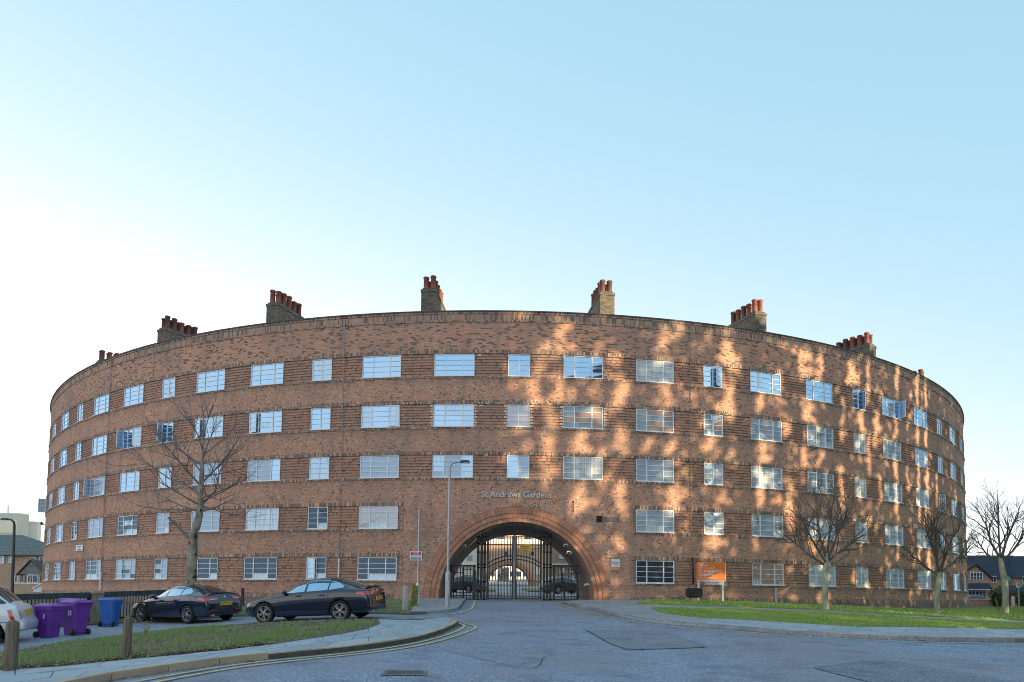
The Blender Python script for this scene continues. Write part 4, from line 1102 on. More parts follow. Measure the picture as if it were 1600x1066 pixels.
b = MB(); b.box((0, 0, .04), (13*k, 13*k, .08)); b.build('foot', M_moss, rt)
# ---- street lamp by the arch
q = G(699, 949, .10); k = q.y/F; rt = empty('street_lamp', q, label='tall galvanised street lamp column left of the arch', cat='street lamp')
b = MB(); H_ = 230*k; b.lathe([(.105, 0), (.105, 52*k), (.095, 54*k), (.06, 57*k)], n=12); b.build('column_base', M_galv, rt)
b = MB(); b.tube([(0, 0, 56*k), (.0, 0, 205*k), (0.005, 0, 214*k)], [.058, .047, .044], 10)
b.build('column', M_galv, rt)
b = MB(); b.tube([(0, 0, 213*k), (.01, 0, 221*k), (4*k, 0, 226.5*k), (11*k, 0, 228.5*k), (17*k, 0, 229.5*k)], [.044, .042, .04, .038, .036], 8); b.build('bracket_arm', M_galv, rt)
b = MB(); b.box((24*k, 0, 229.6*k), (16*k, .20, .10), taper=.7); b.box((26*k, 0, 227.8*k), (10*k, .15, .05), 1); b.build('lantern', [M_darkmetal, M_whitep], rt)
b = MB(); b.box((0, -.108, 30*k), (.11, .02, 22*k)); b.build('door', M_galv, rt)
# ---- far left lamp
q = G(24, 985); zt = P(24, 812, 42).z; x22 = P(20.5, 905, 42).x; x23 = P(22.5, 820, 42).x; zgd = zg(x22, 42)
rt = empty('street_lamp', (x22, 42, zgd), label='dark street lamp with curved neck at the far left', cat='street lamp')
b = MB(); L = zt-zgd; k = 42/F; b.tube([(0, 0, 0), (x23-x22, 0, L-10*k), (x23-x22-1*k, 0, L-4*k), (x23-x22-5*k, 0, L-.5*k), (x23-x22-11*k, 0, L+.6*k)], [.1, .075, .07, .06, .05], 8); b.build('column', M_darkmetal, rt)
b = MB(); b.box((x23-x22-15*k, 0, L+.6*k), (11*k, .3, .12), taper=.6); b.build('lantern', M_darkmetal, rt)
# ---- railings with stone pier, far left
fa, fb = G(-60, 980), G(147, 974); fc = G(400, 957)
f0 = Vector((fb.x, fb.y)); dirv = (Vector((fc.x, fc.y+2.2))-f0).normalized()
rt = empty('stone_pier', (fb.x, fb.y, fb.z), math.atan2(dirv.y, dirv.x), label='square stone gate pier in the railings behind the purple bins', cat='pier')
k = fb.y/F; M_stone = plain('rough_stone', (.30, .24, .18), .9, vary=.35, scale=8, bumpd=.02)
b = MB(); b.box((0, 0, 23*k), (16*k, 16*k, 46*k)); b.build('shaft', M_stone, rt); b = MB(); b.box((0, 0, 47.6*k), (19*k, 19*k, 3.2*k), taper=.85); b.build('capstone', M_stone, rt)
M_teal = plain('dark_teal_rail', (.035, .06, .07), .6, vary=.5, scale=5, bumpd=.01)
def railing(p0, p1, label, hpx=48):
    p0, p1 = Vector(p0[:2]), Vector(p1[:2]); L = (p1-p0).length; d = (p1-p0).normalized(); az = math.atan2(d.y, d.x)
    rt = empty('railing', (p0.x, p0.y, zg(*p0)), az, label=label, cat='railing', group='black railings beside the lane')
    dz = (zg(*p1)-zg(*p0))/L; H_ = 1.16
    b = MB(); b.bar((0, 0, H_-.10), (L, 0, H_-.10+dz*L), .22, .20); b.build('top_rail', M_teal, rt)
    b = MB(); b.bar((0, 0, .14), (L, 0, .14+dz*L), .04, .05); b.build('bottom_rail', M_black, rt)
    b = MB(); n = int(L/.115)
    for i in range(n): x = (i+.5)*L/n; b.box((x, 0, .5+dz*x), (.026, .026, 1.0))
    b.build('pickets', M_black, rt, kind='stuff')
    for i in range(int(L/2.7)+1): x = i*L/max(1, int(L/2.7)); b = MB(); b.box((x, .05, .55+dz*x), (.09, .09, 1.1)); b.build('post', M_black, rt)
w2 = 8.5*k
pA = f0-dirv*w2; railing(pA-dirv*14, pA-dirv*.02, 'railing running left from the stone pier towards the pale car'); pB = f0+dirv*w2
railing(pB, pB+dirv*4.9, 'railing running right from the stone pier behind the dark car')
# ================================================================== wheelie bins
def bin_(px, pyb, hpx, rz, mat, matd, label, num=None, group='wheeled refuse bins beside the lane'):
    q = G(px, pyb); H_ = hpx*q.y/F; s_ = H_/1.08
    rt = empty('wheelie_bin', q, rz, label=label, cat='bin', group=group)
    b = MB(); W0, W1, D0, D1 = .22, .285, .22, .34   # half sizes at foot and rim ; front is -y, wheels at +y
    n = 6; vs = []
    ring_ = lambda w_, d0, d1, z, c_=.05: [(-w_+c_, -d0, z), (w_-c_, -d0, z), (w_, -d0+c_, z), (w_, d1-c_, z), (w_-c_, d1, z), (-w_+c_, d1, z), (-w_, d1-c_, z), (-w_, -d0+c_, z)]
    lv = [(W0, .23, .20, .02), (W0+.012, .25, .22, .30), (W1-.012, .32, .30, .84), (W1+.012, .345, .32, .86), (W1+.012, .345, .32, .95)]
    for w_, d0, d1, z in lv: vs += ring_(w_, d0, d1, z)
    fs = [(i*8+j, i*8+(j+1) % 8, (i+1)*8+(j+1) % 8, (i+1)*8+j) for i in range(len(lv)-1) for j in range(8)]+[tuple(range(8))[::-1]]
    b.add(vs, fs, 0); 
    for v in range(3): b.box((-.14+v*.14, -.275-.03*0, .55), (.02, .012, .5), M=Matrix.Rotation(-.12, 3, 'X'))
    b.v = [(x*s_, y*s_, z*s_) for x, y, z in b.v]; b.build('body', mat, rt)
    b = MB(); vs = []; lv = [(W1+.03, .37, .345, .945), (W1+.03, .375, .345, .985), (W1-.03, .30, .30, 1.04), (W1-.12, .2, .2, 1.06)]
    for w_, d0, d1, z in lv: vs += ring_(w_, d0, d1, z)
    fs = [(i*8+j, i*8+(j+1) % 8, (i+1)*8+(j+1) % 8, (i+1)*8+j) for i in range(3) for j in range(8)]+[tuple(range(8))[::-1], tuple(range(24, 32))]
    b.add(vs, fs, 0); b.v = [(x*s_, y*s_, z*s_) for x, y, z in b.v]; b.build('lid', matd, rt)
    b = MB(); b.tube([(-.26*s_, .39*s_, .97*s_), (.26*s_, .39*s_, .97*s_)], .018*s_, 8)
    for sg in (-1, 1): b.box((sg*.24*s_, .355*s_, .965*s_), (.04*s_, .09*s_, .05*s_))
    b.build('handle', mat, rt)
    b = MB(); b.tube([(-.25*s_, .215*s_, .10*s_), (.25*s_, .215*s_, .10*s_)], .015*s_, 6); b.build('axle', M_darkmetal, rt)
    for sg in (-1, 1):
        b = MB(); Mx = Matrix.Rotation(PI/2, 3, 'Y'); b.lathe([(0, -.03*s_), (.07*s_, -.03*s_), (.10*s_, -.022*s_), (.10*s_, .022*s_), (.07*s_, .03*s_), (0, .03*s_)], n=14, M=Mx)
        b.build('wheel', M_black, rt, loc=(sg*.235*s_, .215*s_, .10*s_))
    if num:
        for (x, y, rr) in num[1]:
            me = text_mesh(num[0], .19*s_, .002, M_signw, 'CENTER', .008); link('number', me, rt, (x*s_, y*s_, .66*s_), (PI/2, 0, rr))
    return rt
def plastic(name, c): return plain(name, c, .42, vary=.14, scale=11, bumpd=.003, bscale=90)
M_pur = plastic('purple_plastic', (.17, .035, .34)); M_purl = plastic('purple_lid_plastic', (.21, .06, .38)); M_blu = plastic('blue_plastic', (.035, .14, .50)); M_blul = plastic('blue_lid_plastic', (.05, .17, .48))
bin_(75, 996, 53, math.radians(78), M_pur, M_purl, 'purple wheelie bin nearest the pale car', ('1', [(-.302, -.12, -PI/2)]))
bin_(117.5, 992.5, 56, math.radians(-112), M_pur, M_purl, 'purple wheelie bin marked 15, tilted towards the road', ('15', [(0.302, .13, PI/2)]))
bin_(107, 979.5, 45, math.radians(180), M_pur, M_purl, 'purple wheelie bin half hidden behind the other two')
bin_(171, 979, 45, math.radians(184), M_blu, M_blul, 'blue wheelie bin beside the stone pier')
# ---- tall dead weed in the verge
q = G(226, 1000, .12); rt = empty('weed', q, label='tall spindly dead weed in the verge before the dark car', cat='weed')
rnd = random.Random(5); b = MB(); lf = MB()
for i in range(9):
    x, y, L = 0, 0, rnd.uniform(.35, .62); a = rnd.uniform(0, 6.28); pts = [Vector((0, 0, 0))]; d = Vector((math.cos(a)*.35, math.sin(a)*.35, 1))
    for j in range(5): pts.append(pts[-1]+d.normalized()*L/5); d += Vector((rnd.uniform(-.25, .25), rnd.uniform(-.25, .25), 0))
    b.tube(pts, [.006, .005, .004, .003, .003, .002], 4)
    for j in range(12):
        t = rnd.uniform(.35, 1)*5; p = pts[min(4, int(t))].lerp(pts[min(5, int(t)+1)], t % 1); u = Vector((rnd.uniform(-1, 1), rnd.uniform(-1, 1), rnd.uniform(-.3, .8))).normalized()*.035; v_ = u.orthogonal().normalized()*.012
        lf.add([p, p+u*.5+v_, p+u, p+u*.5-v_], [(0, 1, 2, 3)])
b.build('stems', M_bl2, rt, kind='stuff'); lf.build('seed_heads', plain('dry_seed', (.30, .27, .17), .9), rt, kind='stuff')
# ================================================================== cars
def carpaint(name, c, metal=.3, rough=.12):
    t = NT(name); pos = t.n('TexCoord').outputs['Object']; n = t.noise(pos, 300, 2); c2 = t.mix(t.mapr(n, .4, .6), c, [min(1, x*1.25) for x in c])
    t.set(c2, rough, metal, .5, 1.0); return t.m
M_navy = carpaint('car_paint_dark_blue', (.006, .013, .034), .0); M_silver = carpaint('car_paint_pale_silver', (.66, .64, .66), .1, .3)
M_cglass = NT('car_glass').set((.02, .025, .03), .04, 0, 1.0)
M_cglassl = NT('car_side_glass').set((.42, .58, .74), .06, .75, 1.0)
M_tyre = plain('tyre_rubber', (.018, .018, .019), .85, vary=.2); M_rim = plain('alloy_rim', (.40, .41, .43), .3, .9); M_rimd = plain('rim_dark', (.03, .03, .035), .5)
M_tail = NT('tail_lamp_red').set((.55, .012, .02), .12, 0, .8, 1.0); M_lamp = NT('lamp_clear').set((.75, .78, .8), .1, 0, .8, 1.0); M_ambl = NT('lamp_amber').set((.7, .45, .12), .15)
M_trim = plain('black_trim', (.015, .015, .017), .35); M_plate = plain('number_plate_yellow', (.85, .50, .05), .4, vary=.03); M_chrome = NT('chrome').set((.7, .7, .72), .12, 1.0)
def interp(tab, x):
    for a, b in zip(tab, tab[1:]):
        if a[0] <= x <= b[0]:
            t = (x-a[0])/(b[0]-a[0]); t = t*t*(3-2*t)*.35+t*.65; return [p+(q-p)*t for p, q in zip(a[1:], b[1:])]
    return tab[-1][1:] if x > tab[-1][0] else tab[0][1:]
def make_body(tab, wheels, WR, name, mat, L):
    """tab rows: x from the nose, z bottom, z belt, z top, half width, half roof width"""
    xs = sorted(set([r[0] for r in tab]+[L*k/44 for k in range(45)])); vs = []; NP = 11
    for x in xs:
        zb, zl, zt, w_, rw = interp(tab, x); q = []
        q.append((0, zb)); q.append((w_*.78, zb)); q.append((w_*.95, zb+.05)); q.append((w_*.985, zb+(zl-zb)*.3)); q.append((w_, zb+(zl-zb)*.62)); q.append((w_*.985, zb+(zl-zb)*.86)); q.append((w_*.955, zl))
        ze = zt-min(.07, (zt-zl)*.35); q.append((w_*.955+(rw-w_*.955)*.55, zl+(ze-zl)*.55)); q.append((rw, ze)); q.append((rw*.62, zt-.012)); q.append((0, zt))
        vs += [(L/2-x, y, z) for y, z in q]+[(L/2-x, -y, z) for y, z in q[1:-1]]
    n = 2*NP-2; idx = list(range(NP))+list(range(n-1, NP-1, -1))
    fs = []
    for i in range(len(xs)-1):
        for j in range(n):
            a, b = idx[j], idx[(j+1) % n]; fs.append((i*n+a, (i+1)*n+a, (i+1)*n+b, i*n+b))
    fs.append(tuple(idx)); fs.append(tuple((len(xs)-1)*n+k for k in idx[::-1]))
    me = bpy.data.meshes.new('car_tmp'); me.from_pydata(vs, [], fs); o = bpy.data.objects.new('car_tmp', me); C.objects.link(o)
    bm = bmesh.new(); bm.from_mesh(me); bmesh.ops.recalc_face_normals(bm, faces=bm.faces); bm.to_mesh(me); bm.free()
    s_ = o.modifiers.new('s', 'SUBSURF'); s_.levels = 1; s_.render_levels = 1
    cut = []
    for wx in wheels:
        b = MB(); b.lathe([(0, -1.2), (WR+.055, -1.2), (WR+.055, 1.2), (0, 1.2)], n=28, M=Matrix.Rotation(PI/2, 3, 'X'), smooth=False); cm = b.mesh('cut'); bm = bmesh.new(); bm.from_mesh(cm); bmesh.ops.remove_doubles(bm, verts=bm.verts, dist=1e-5); bmesh.ops.recalc_face_normals(bm, faces=bm.faces); bm.to_mesh(cm); bm.free()
        co = bpy.data.objects.new('cut', cm); C.objects.link(co); co.location = (L/2-wx, 0, WR-.005); cut.append(co)
        md = o.modifiers.new('b', 'BOOLEAN'); md.operation = 'DIFFERENCE'; md.object = co; md.solver = 'EXACT'
    bpy.context.view_layer.update(); dg = bpy.context.evaluated_depsgraph_get(); out = bpy.data.meshes.new_from_object(o.evaluated_get(dg))
    bpy.data.objects.remove(o)
    for c_ in cut: bpy.data.objects.remove(c_)
    out.name = name; out.materials.clear(); out.materials.append(mat); out.materials.append(M_trim)
    for p in out.polygons:
        c_ = p.center; p.use_smooth = True
        for wx in wheels:
            if (c_.x-(L/2-wx))**2+(c_.z-WR)**2 < (WR+.062)**2: p.material_index = 1; p.use_smooth = False
        if c_.z < .23: p.material_index = 1
    return out
def patch(bvh, pts, d, off, mat, name, parent, thick=0., **kw):
    """pts: grid [row][col] of points outside the body; they are dropped onto it along d"""
    b = MB(); nr, nc = len(pts), len(pts[0]); vs = []
    for row in pts:
        for p in row:
            h = bvh.ray_cast(Vector(p), Vector(d))
            q = (h[0]+h[1]*off*(1 if h[1].dot(Vector(d)) < 0 else -1)) if h[0] is not None else Vector(p)+Vector(d)*1.2
            vs.append(q)
    fs = [(i*nc+j, i*nc+j+1, (i+1)*nc+j+1, (i+1)*nc+j) for i in range(nr-1) for j in range(nc-1)]
    b.add(vs, fs, 0, True); return b.build(name, mat, parent, **kw)
def quadgrid(fn, nu, nv): return [[fn(u/nu, v/nv) for u in range(nu+1)] for v in range(nv+1)]
def lerp(a, b, t): return a+(b-a)*t
def pw(tab, x):
    for a, b in zip(tab, tab[1:]):
        if a[0] <= x <= b[0]: return lerp(a[1], b[1], (x-a[0])/(b[0]-a[0]))
    return tab[0][1] if x < tab[0][0] else tab[-1][1]
def wheel(parent, x, y, R_, sg, spokes=5, double=True, hub=False):
    rt = link('wheel', None, parent, (x, y, R_), (0, 0, 0)) if False else None
    b = MB(); Mx = Matrix.Rotation(PI/2 if sg > 0 else -PI/2, 3, 'X')   # local +z -> outward (-y for sg>0)
    b.lathe([(R_*.70, -.10), (R_*.9, -.11), (R_, -.085), (R_, .085), (R_*.93, .105), (R_*.74, .10), (R_*.72, .07), (R_*.70, -.10)], n=28, M=Mx)
    w_ = b.build('wheel', M_tyre, parent, loc=(x, y, R_))
    b = MB(); b.lathe([(R_*.73, .085), (R_*.70, .095), (R_*.66, .08), (R_*.64, .0)], n=28, M=Mx)
    if not hub:
        for i in range(spokes):
            for dd in ((-.17, .17) if double else (0,)):
                a = 2*PI*i/spokes+PI/2+dd*.55; a2 = 2*PI*i/spokes+PI/2+dd*1.0
                p0 = Mx @ Vector((R_*.14*math.cos(a), R_*.14*math.sin(a), .075)); p1 = Mx @ Vector((R_*.68*math.cos(a2), R_*.68*math.sin(a2), .07)); b.bar(p0, p1, .045 if double else .07, .03)
        b.lathe([(0, .095), (R_*.17, .09), (R_*.2, .05)], n=14, M=Mx)
    else: b.lathe([(0, .10), (R_*.3, .10), (R_*.5, .085), (R_*.66, .07)], n=20, M=Mx)
    b.build('rim', M_rim, w_); b = MB(); b.lathe([(0, .0), (R_*.68, .0)], n=24, M=Mx); b.build('brake_disc', M_rimd, w_)
    return w_
def coupe(q, rz, label, plate, parent=None, steer=0.):
    L = 4.53; WR = .335; wx = (.86, 3.53)
    tab = [(0, .30, .46, .52, .42, .30), (.05, .24, .52, .60, .62, .45), (.16, .20, .62, .70, .76, .58), (.38, .18, .70, .79, .85, .66), (.8, .17, .78, .88, .885, .70), (1.2, .17, .85, .955, .90, .70), (1.5, .17, .90, 1.02, .90, .66), (1.75, .17, .93, 1.15, .90, .60), (2.05, .17, .945, 1.31, .90, .57), (2.4, .17, .96, 1.40, .90, .565), (2.7, .17, .975, 1.42, .90, .57), (3.0, .17, .985, 1.40, .90, .57), (3.3, .17, .99, 1.345, .90, .57), (3.6, .18, 1.0, 1.265, .90, .575), (3.9, .20, 1.0, 1.17, .885, .58), (4.1, .22, .985, 1.10, .865, .60), (4.24, .24, .975, 1.075, .845, .64), (4.36, .26, .95, 1.07, .82, .66), (4.42, .27, .90, 1.035, .80, .62), (4.47, .27, .80, .90, .78, .60), (4.51, .28, .66, .78, .72, .55), (4.53, .34, .55, .64, .62, .45)]
    rt = empty('parked_car', q, rz, label=label, cat='car', group='dark blue coupes parked on the lane')
    me = coupe.me if hasattr(coupe, 'me') else make_body(tab, wx, WR, 'body', M_navy, L); coupe.me = me
    body = link('body', me, rt); bv = BVHTree.FromPolygons([v.co for v in me.vertices], [p.vertices for p in me.polygons])
    X = lambda t: L/2-t
    beltl = [(1.45, .945), (2.3, .985), (3.2, 1.025), (3.66, 1.08)]
    topl = [(1.45, .955), (1.75, 1.11), (2.05, 1.25), (2.4, 1.325), (2.75, 1.345), (3.1, 1.32), (3.4, 1.25), (3.66, 1.11)]
    for sg in (-1, 1):
        for t0, t1, nm in ((1.50, 2.30, 'side_window'), (2.38, 3.10, 'side_window'), (3.15, 3.62, 'quarter_window')):
            patch(bv, quadgrid(lambda u, v: (X(lerp(t0, t1, u)), sg*1.3, lerp(pw(beltl, lerp(t0, t1, u)), pw(topl, lerp(t0, t1, u)), v)), 8, 3), (0, -sg, 0), .006, M_cglassl, nm, body)
        # window surround trim, door gap lines
        for t0 in (1.42, 2.34, 3.13):
            patch(bv, quadgrid(lambda u, v: (X(t0+u*.016+(.0 if v > .0 else 0)), sg*1.3, lerp(.34, .93, v)), 1, 6), (0, -sg, 0), .002, M_trim, 'door_gap', body)
        for t0 in (2.12, 2.93): 
            b = MB(); h = bv.ray_cast(Vector((X(t0), sg*1.3, .86)), Vector((0, -sg, 0)))[0]; b.box((h.x, h.y+sg*.012, h.z), (.20, .03, .035)); b.build('door_handle', M_navy, body)
        b = MB(); h = bv.ray_cast(Vector((X(1.62), sg*1.3, .97)), Vector((0, -sg, 0)))[0]; b.lathe([(0, -.11), (.06, -.09), (.085, 0), (.06, .09), (0, .11)], c=(h.x+.0, h.y+sg*.13, h.z+.03), n=12, M=Matrix.Rotation(PI/2, 3, 'X')); b.box((h.x, h.y+sg*.03, h.z-.01), (.06, .09, .03)); b.build('wing_mirror', M_navy, rt)
        # tail lamps wrap round the corner
        b0 = [[(X(lerp(4.10, 4.52, u)), sg*1.3, lerp(lerp(.86, .80, u), lerp(.93, .93, u), v)) for u in [k/8 for k in range(8)]] for v in (0, .5, 1)]
        patch(bv, b0, (0, -sg, 0), .008, M_tail, 'tail_lamp', body)
        patch(bv, quadgrid(lambda u, v: (-L/2-.6, sg*lerp(.80, .30, u), lerp(lerp(.80, .86, u), .93, v)), 8, 3), (1, 0, 0), .010, M_tail, 'tail_lamp', body)
        patch(bv, quadgrid(lambda u, v: (-L/2-.6, sg*lerp(.62, .36, u), lerp(.845, .86, v)), 4, 1), (1, 0, 0), .014, M_lamp, 'reversing_lamp', body)
        patch(bv, quadgrid(lambda u, v: (-L/2-.6, sg*lerp(.70, .42, u), lerp(.44, .48, v)), 4, 1), (1, 0, 0), .008, M_tail, 'reflector', body)
        patch(bv, quadgrid(lambda u, v: (L/2+.6, sg*lerp(.78, .40, u), lerp(.60, .70, v)), 6, 3), (-1, 0, 0), .008, M_lamp, 'headlight', body)
        b = MB(); b.tube([(-L/2+.14, sg*.55, .29), (-L/2-.01, sg*.55, .29)], .045, 10); b.build('exhaust_tip', M_chrome, body)
    patch(bv, quadgrid(lambda u, v: (X(lerp(3.02, 4.12, v)), lerp(-.52, .52, u)*lerp(.96, 1.08, v), 2), 8, 10), (0, 0, -1), .008, M_cglass, 'rear_window', body)
    patch(bv, quadgrid(lambda u, v: (X(lerp(1.48, 2.26, v)), lerp(-.60, .60, u)*lerp(1.05, .90, v), 2), 8, 10), (0, 0, -1), .008, M_cglass, 'windscreen', body)
    patch(bv, quadgrid(lambda u, v: (-L/2-.6, lerp(-.82, .82, u), lerp(.27, .40, v)), 10, 2), (1, 0, 0), .006, M_trim, 'rear_diffuser', body)
    b = MB(); b.box((X(4.33), 0, 1.078), (.13, 1.20, .022), taper=.94); b.build('spoiler', M_trim, body)
    b = MB(); b.box((X(2.95), 0, 1.43), (.22, .05, .07), taper=.4); b.build('roof_fin', M_navy, rt)
    hp = bv.ray_cast(Vector((-3.5, 0, .68)), Vector((1, 0, 0)))[0]
    pl = link('number_plate', None, body, (hp.x-.03, 0, .685)) if False else None
    b = MB(); b.box((0, 0, 0), (.02, .52, .115)); pl = b.build('number_plate', M_plate, body, loc=(hp.x-.012, 0, .685))
    me2 = text_mesh(plate, .10, .001, M_ink, 'CENTER', .002); link('lettering', me2, pl, (-.0115, 0, 0), (PI/2, 0, -PI/2))
    hb = bv.ray_cast(Vector((-3.5, 0, .93)), Vector((1, 0, 0)))[0]; b = MB(); b.lathe([(0, .012), (.035, .012), (.042, 0)], n=14, M=Matrix.Rotation(-PI/2, 3, 'Y')); b.build('badge', M_whitep, body, loc=(hb.x-.004, 0, .93))
    for wxx in wx:
        for sg in (-1, 1): wheel(rt, X(wxx), sg*.80, WR, -sg)
    return rt
def tilt(rt, L=2.6):
    """set the car on the sloping ground"""
    x, y, _ = rt.location; a = rt.rotation_euler.z; d = Vector((math.cos(a), math.sin(a))); n = Vector((-d.y, d.x))
    zf, zr = zg(x+d.x*1.35, y+d.y*1.35), zg(x-d.x*1.35, y-d.y*1.35); zl_, zr_ = zg(x+n.x*.8, y+n.y*.8), zg(x-n.x*.8, y-n.y*.8)
    ex = Vector((d.x*2.7, d.y*2.7, zf-zr)).normalized(); ey = Vector((n.x*1.6, n.y*1.6, zl_-zr_)).normalized(); ez = ex.cross(ey).normalized(); ey = ez.cross(ex)
    m_ = Matrix((ex, ey, ez)).transposed(); rt.rotation_euler = m_.to_euler(); rt.location.z = (zf+zr)/2+.01
def place_car(fn, px, py, dep, heading, *a):
    """px: photo column of the car's middle, dep: distance"""
    p = P(px, 950, dep); az = math.radians(90-heading); rt = fn((p.x, dep, zg(p.x, dep)), az, *a); tilt(rt); return rt
place_car(coupe, 495, 0, 22.6, -79, 'dark blue coupe parked side-on nearest the arch', 'YF19 KXU')
place_car(coupe, 291, 0, 25.6, -62, 'dark blue coupe seen from its rear corner beside the bare tree', 'DW21 NYC')
def taxi(q, rz, label):
    L = 4.58; WR = .33; wx = (.85, 3.72)
    tab = [(0, .35, .60, .66, .55, .40), (.06, .28, .68, .76, .72, .5), (.3, .24, .82, .92, .84, .62), (.9, .23, .93, 1.05, .88, .66), (1.3, .23, .97, 1.12, .885, .66), (1.6, .23, 1.0, 1.45, .885, .66), (1.9, .23, 1.0, 1.68, .885, .68), (2.4, .23, 1.0, 1.76, .885, .69), (3.0, .23, 1.0, 1.76, .885, .69), (3.45, .23, 1.0, 1.70, .885, .68), (3.8, .24, 1.0, 1.52, .88, .66), (4.05, .26, 1.0, 1.27, .87, .66), (4.2, .28, .99, 1.12, .86, .68), (4.34, .30, .95, 1.05, .84, .70), (4.44, .31, .80, .92, .82, .68), (4.47, .32, .62, .72, .81, .66), (4.54, .33, .56, .62, .80, .64), (4.58, .37, .50, .545, .76, .6)]
    rt = empty('parked_car', q, rz, label=label, cat='car'); me = make_body(tab, wx, WR, 'body', M_silver, L); body = link('body', me, rt)
    bv = BVHTree.FromPolygons([v.co for v in me.vertices], [p.vertices for p in me.polygons]); X = lambda t: L/2-t
    for sg in (-1, 1):
        for t0, t1 in ((1.75, 2.4), (2.5, 3.3)):
            patch(bv, quadgrid(lambda u, v: (X(lerp(t0, t1, u)), sg*1.3, lerp(1.06, min(1.6, pw([(1.7, 1.3), (2.1, 1.58), (2.6, 1.62), (3.3, 1.60)], lerp(t0, t1, u))), v)), 6, 4), (0, -sg, 0), .008, M_cglass, 'side_window', body)
        for t0 in (1.6, 2.45, 3.38): patch(bv, quadgrid(lambda u, v: (X(t0+u*.014), sg*1.3, lerp(.36, 1.02, v)), 1, 6), (0, -sg, 0), .002, M_trim, 'door_gap', body)
        patch(bv, quadgrid(lambda u, v: (X(lerp(3.3, 4.50, u)), sg*1.3, lerp(.585, .60, v)), 10, 1), (0, -sg, 0), .002, M_trim, 'panel_gap', body)
        patch(bv, quadgrid(lambda u, v: (X(lerp(4.20, 4.30, u)+.09*(1-v)-.03), sg*1.3, lerp(.66, .93, v)), 4, 5), (0, -sg, 0), .010, M_tail, 'tail_lamp', body)
        patch(bv, quadgrid(lambda u, v: (-L/2-.6, sg*lerp(.74, .66, u), lerp(.68, .90, v)), 2, 4), (1, 0, 0), .010, M_ambl, 'indicator_lamp', body)
    # fuel cap oval on the nearside flank
    for sg in (-1, 1):
        b = MB(); h = bv.ray_cast(Vector((X(3.92), sg*1.3, .80)), Vector((0, -sg, 0)))[0]
        pts = [(.085*math.cos(2*PI*k/20), .055*math.sin(2*PI*k/20)) for k in range(20)]; b.prism(pts, -.004, .012, M=Matrix.Rotation(PI/2 if sg < 0 else -PI/2, 3, 'X'), c=(h.x, h.y, h.z)); b.build('oval_badge', M_trim, body)
    patch(bv, quadgrid(lambda u, v: (X(lerp(3.50, 4.16, v)), lerp(-.56, .56, u), 2.2), 8, 10), (0, 0, -1), .010, M_cglass, 'rear_window', body)
    for sg in (-1, 1): patch(bv, quadgrid(lambda u, v: (X(lerp(3.62, 4.10, u)), sg*1.3, lerp(1.10, pw([(3.6, 1.52), (4.1, 1.13)], lerp(3.62, 4.10, u)), v)), 6, 4), (0, -sg, 0), .010, M_cglass, 'quarter_window', body)
    patch(bv, quadgrid(lambda u, v: (X(lerp(1.32, 1.85, v)), lerp(-.62, .62, u), 2.2), 8, 10), (0, 0, -1), .010, M_cglass, 'windscreen', body)
    b = MB(); b.box((0, 0, 0), (.02, .52, .2)); b.build('number_plate', M_plate, body, loc=(-L/2+.115, .0, .82))
    for wxx in wx:
        for sg in (-1, 1): wheel(rt, X(wxx), sg*.78, WR, -sg, hub=True)
    return rt
place_car(taxi, -101, 0, 18.6, -112, 'pale silver taxi-shaped car cut off by the left edge, tail towards the bins')
# ================================================================== bare winter trees
def bark(name, a, b_, c_):
    t = NT(name); pos = t.n('TexCoord').outputs['Object']; n = t.noise(t.scalev(pos, (7, 7, 2.5)), 1, 5, .7); n2 = t.noise(pos, 2.2, 3)
    c = t.mix(t.mapr(n, .35, .65), a, b_); c = t.mix(t.mapr(n2, .48, .66, 0, .75), c, c_); t.set(c, .9, spec=.2); t.bump(n, .03); return t.m
M_bark = bark('bark_mottled', (.12, .10, .08), (.36, .33, .26), (.42, .39, .30)); M_bark2 = bark('bark_grey_green', (.22, .22, .16), (.38, .39, .28), (.46, .47, .34)); M_twig = plain('twig_bark', (.11, .092, .085), .9, vary=.25)
M_twig2 = plain('fine_twig_bark', (.17, .14, .135), .9, vary=.25)
M_wound = plain('pruning_wound', (.04, .032, .028), .95)
def grow(mb, p, d, L, r, depth, rnd, up=.12, spread=.6, wig=.12, minr=.006, kids=(2, 3), shrink=.72, stats=None):
    n = 4 if depth > 1 else 3; pts = [p.copy()]; rad = [r]
    for i in range(n):
        d = (d+Vector((rnd.gauss(0, wig), rnd.gauss(0, wig), rnd.gauss(0, wig)+up*.5))).normalized(); p = p+d*L/n; pts.append(p.copy()); rad.append(max(minr, r*(1-.38*(i+1)/n)))
    mb.tube(pts, rad, 7 if depth > 3 else 5 if depth > 1 else 3, cap=False, smooth=depth > 1)
    if depth == 0: return
    for i in range(rnd.randint(*kids)):
        t = rnd.uniform(.35, 1) if i else 1.0; k = min(n-1, int(t*n)); b = pts[k].lerp(pts[k+1], t*n-k) if t < 1 else pts[-1]
        ax = d.orthogonal().normalized(); ax = Matrix.Rotation(rnd.uniform(0, 2*PI), 3, d) @ ax
        ang = rnd.uniform(.35, 1.0)*spread*(1 if i else .45); nd = (Matrix.Rotation(ang, 3, ax) @ d); nd.z += up; nd.normalize()
        grow(mb, b, nd, L*shrink*rnd.uniform(.75, 1.12), max(minr, rad[k]*(.78 if i == 0 else .56)), depth-1, rnd, up, spread, wig, minr, kids, shrink)
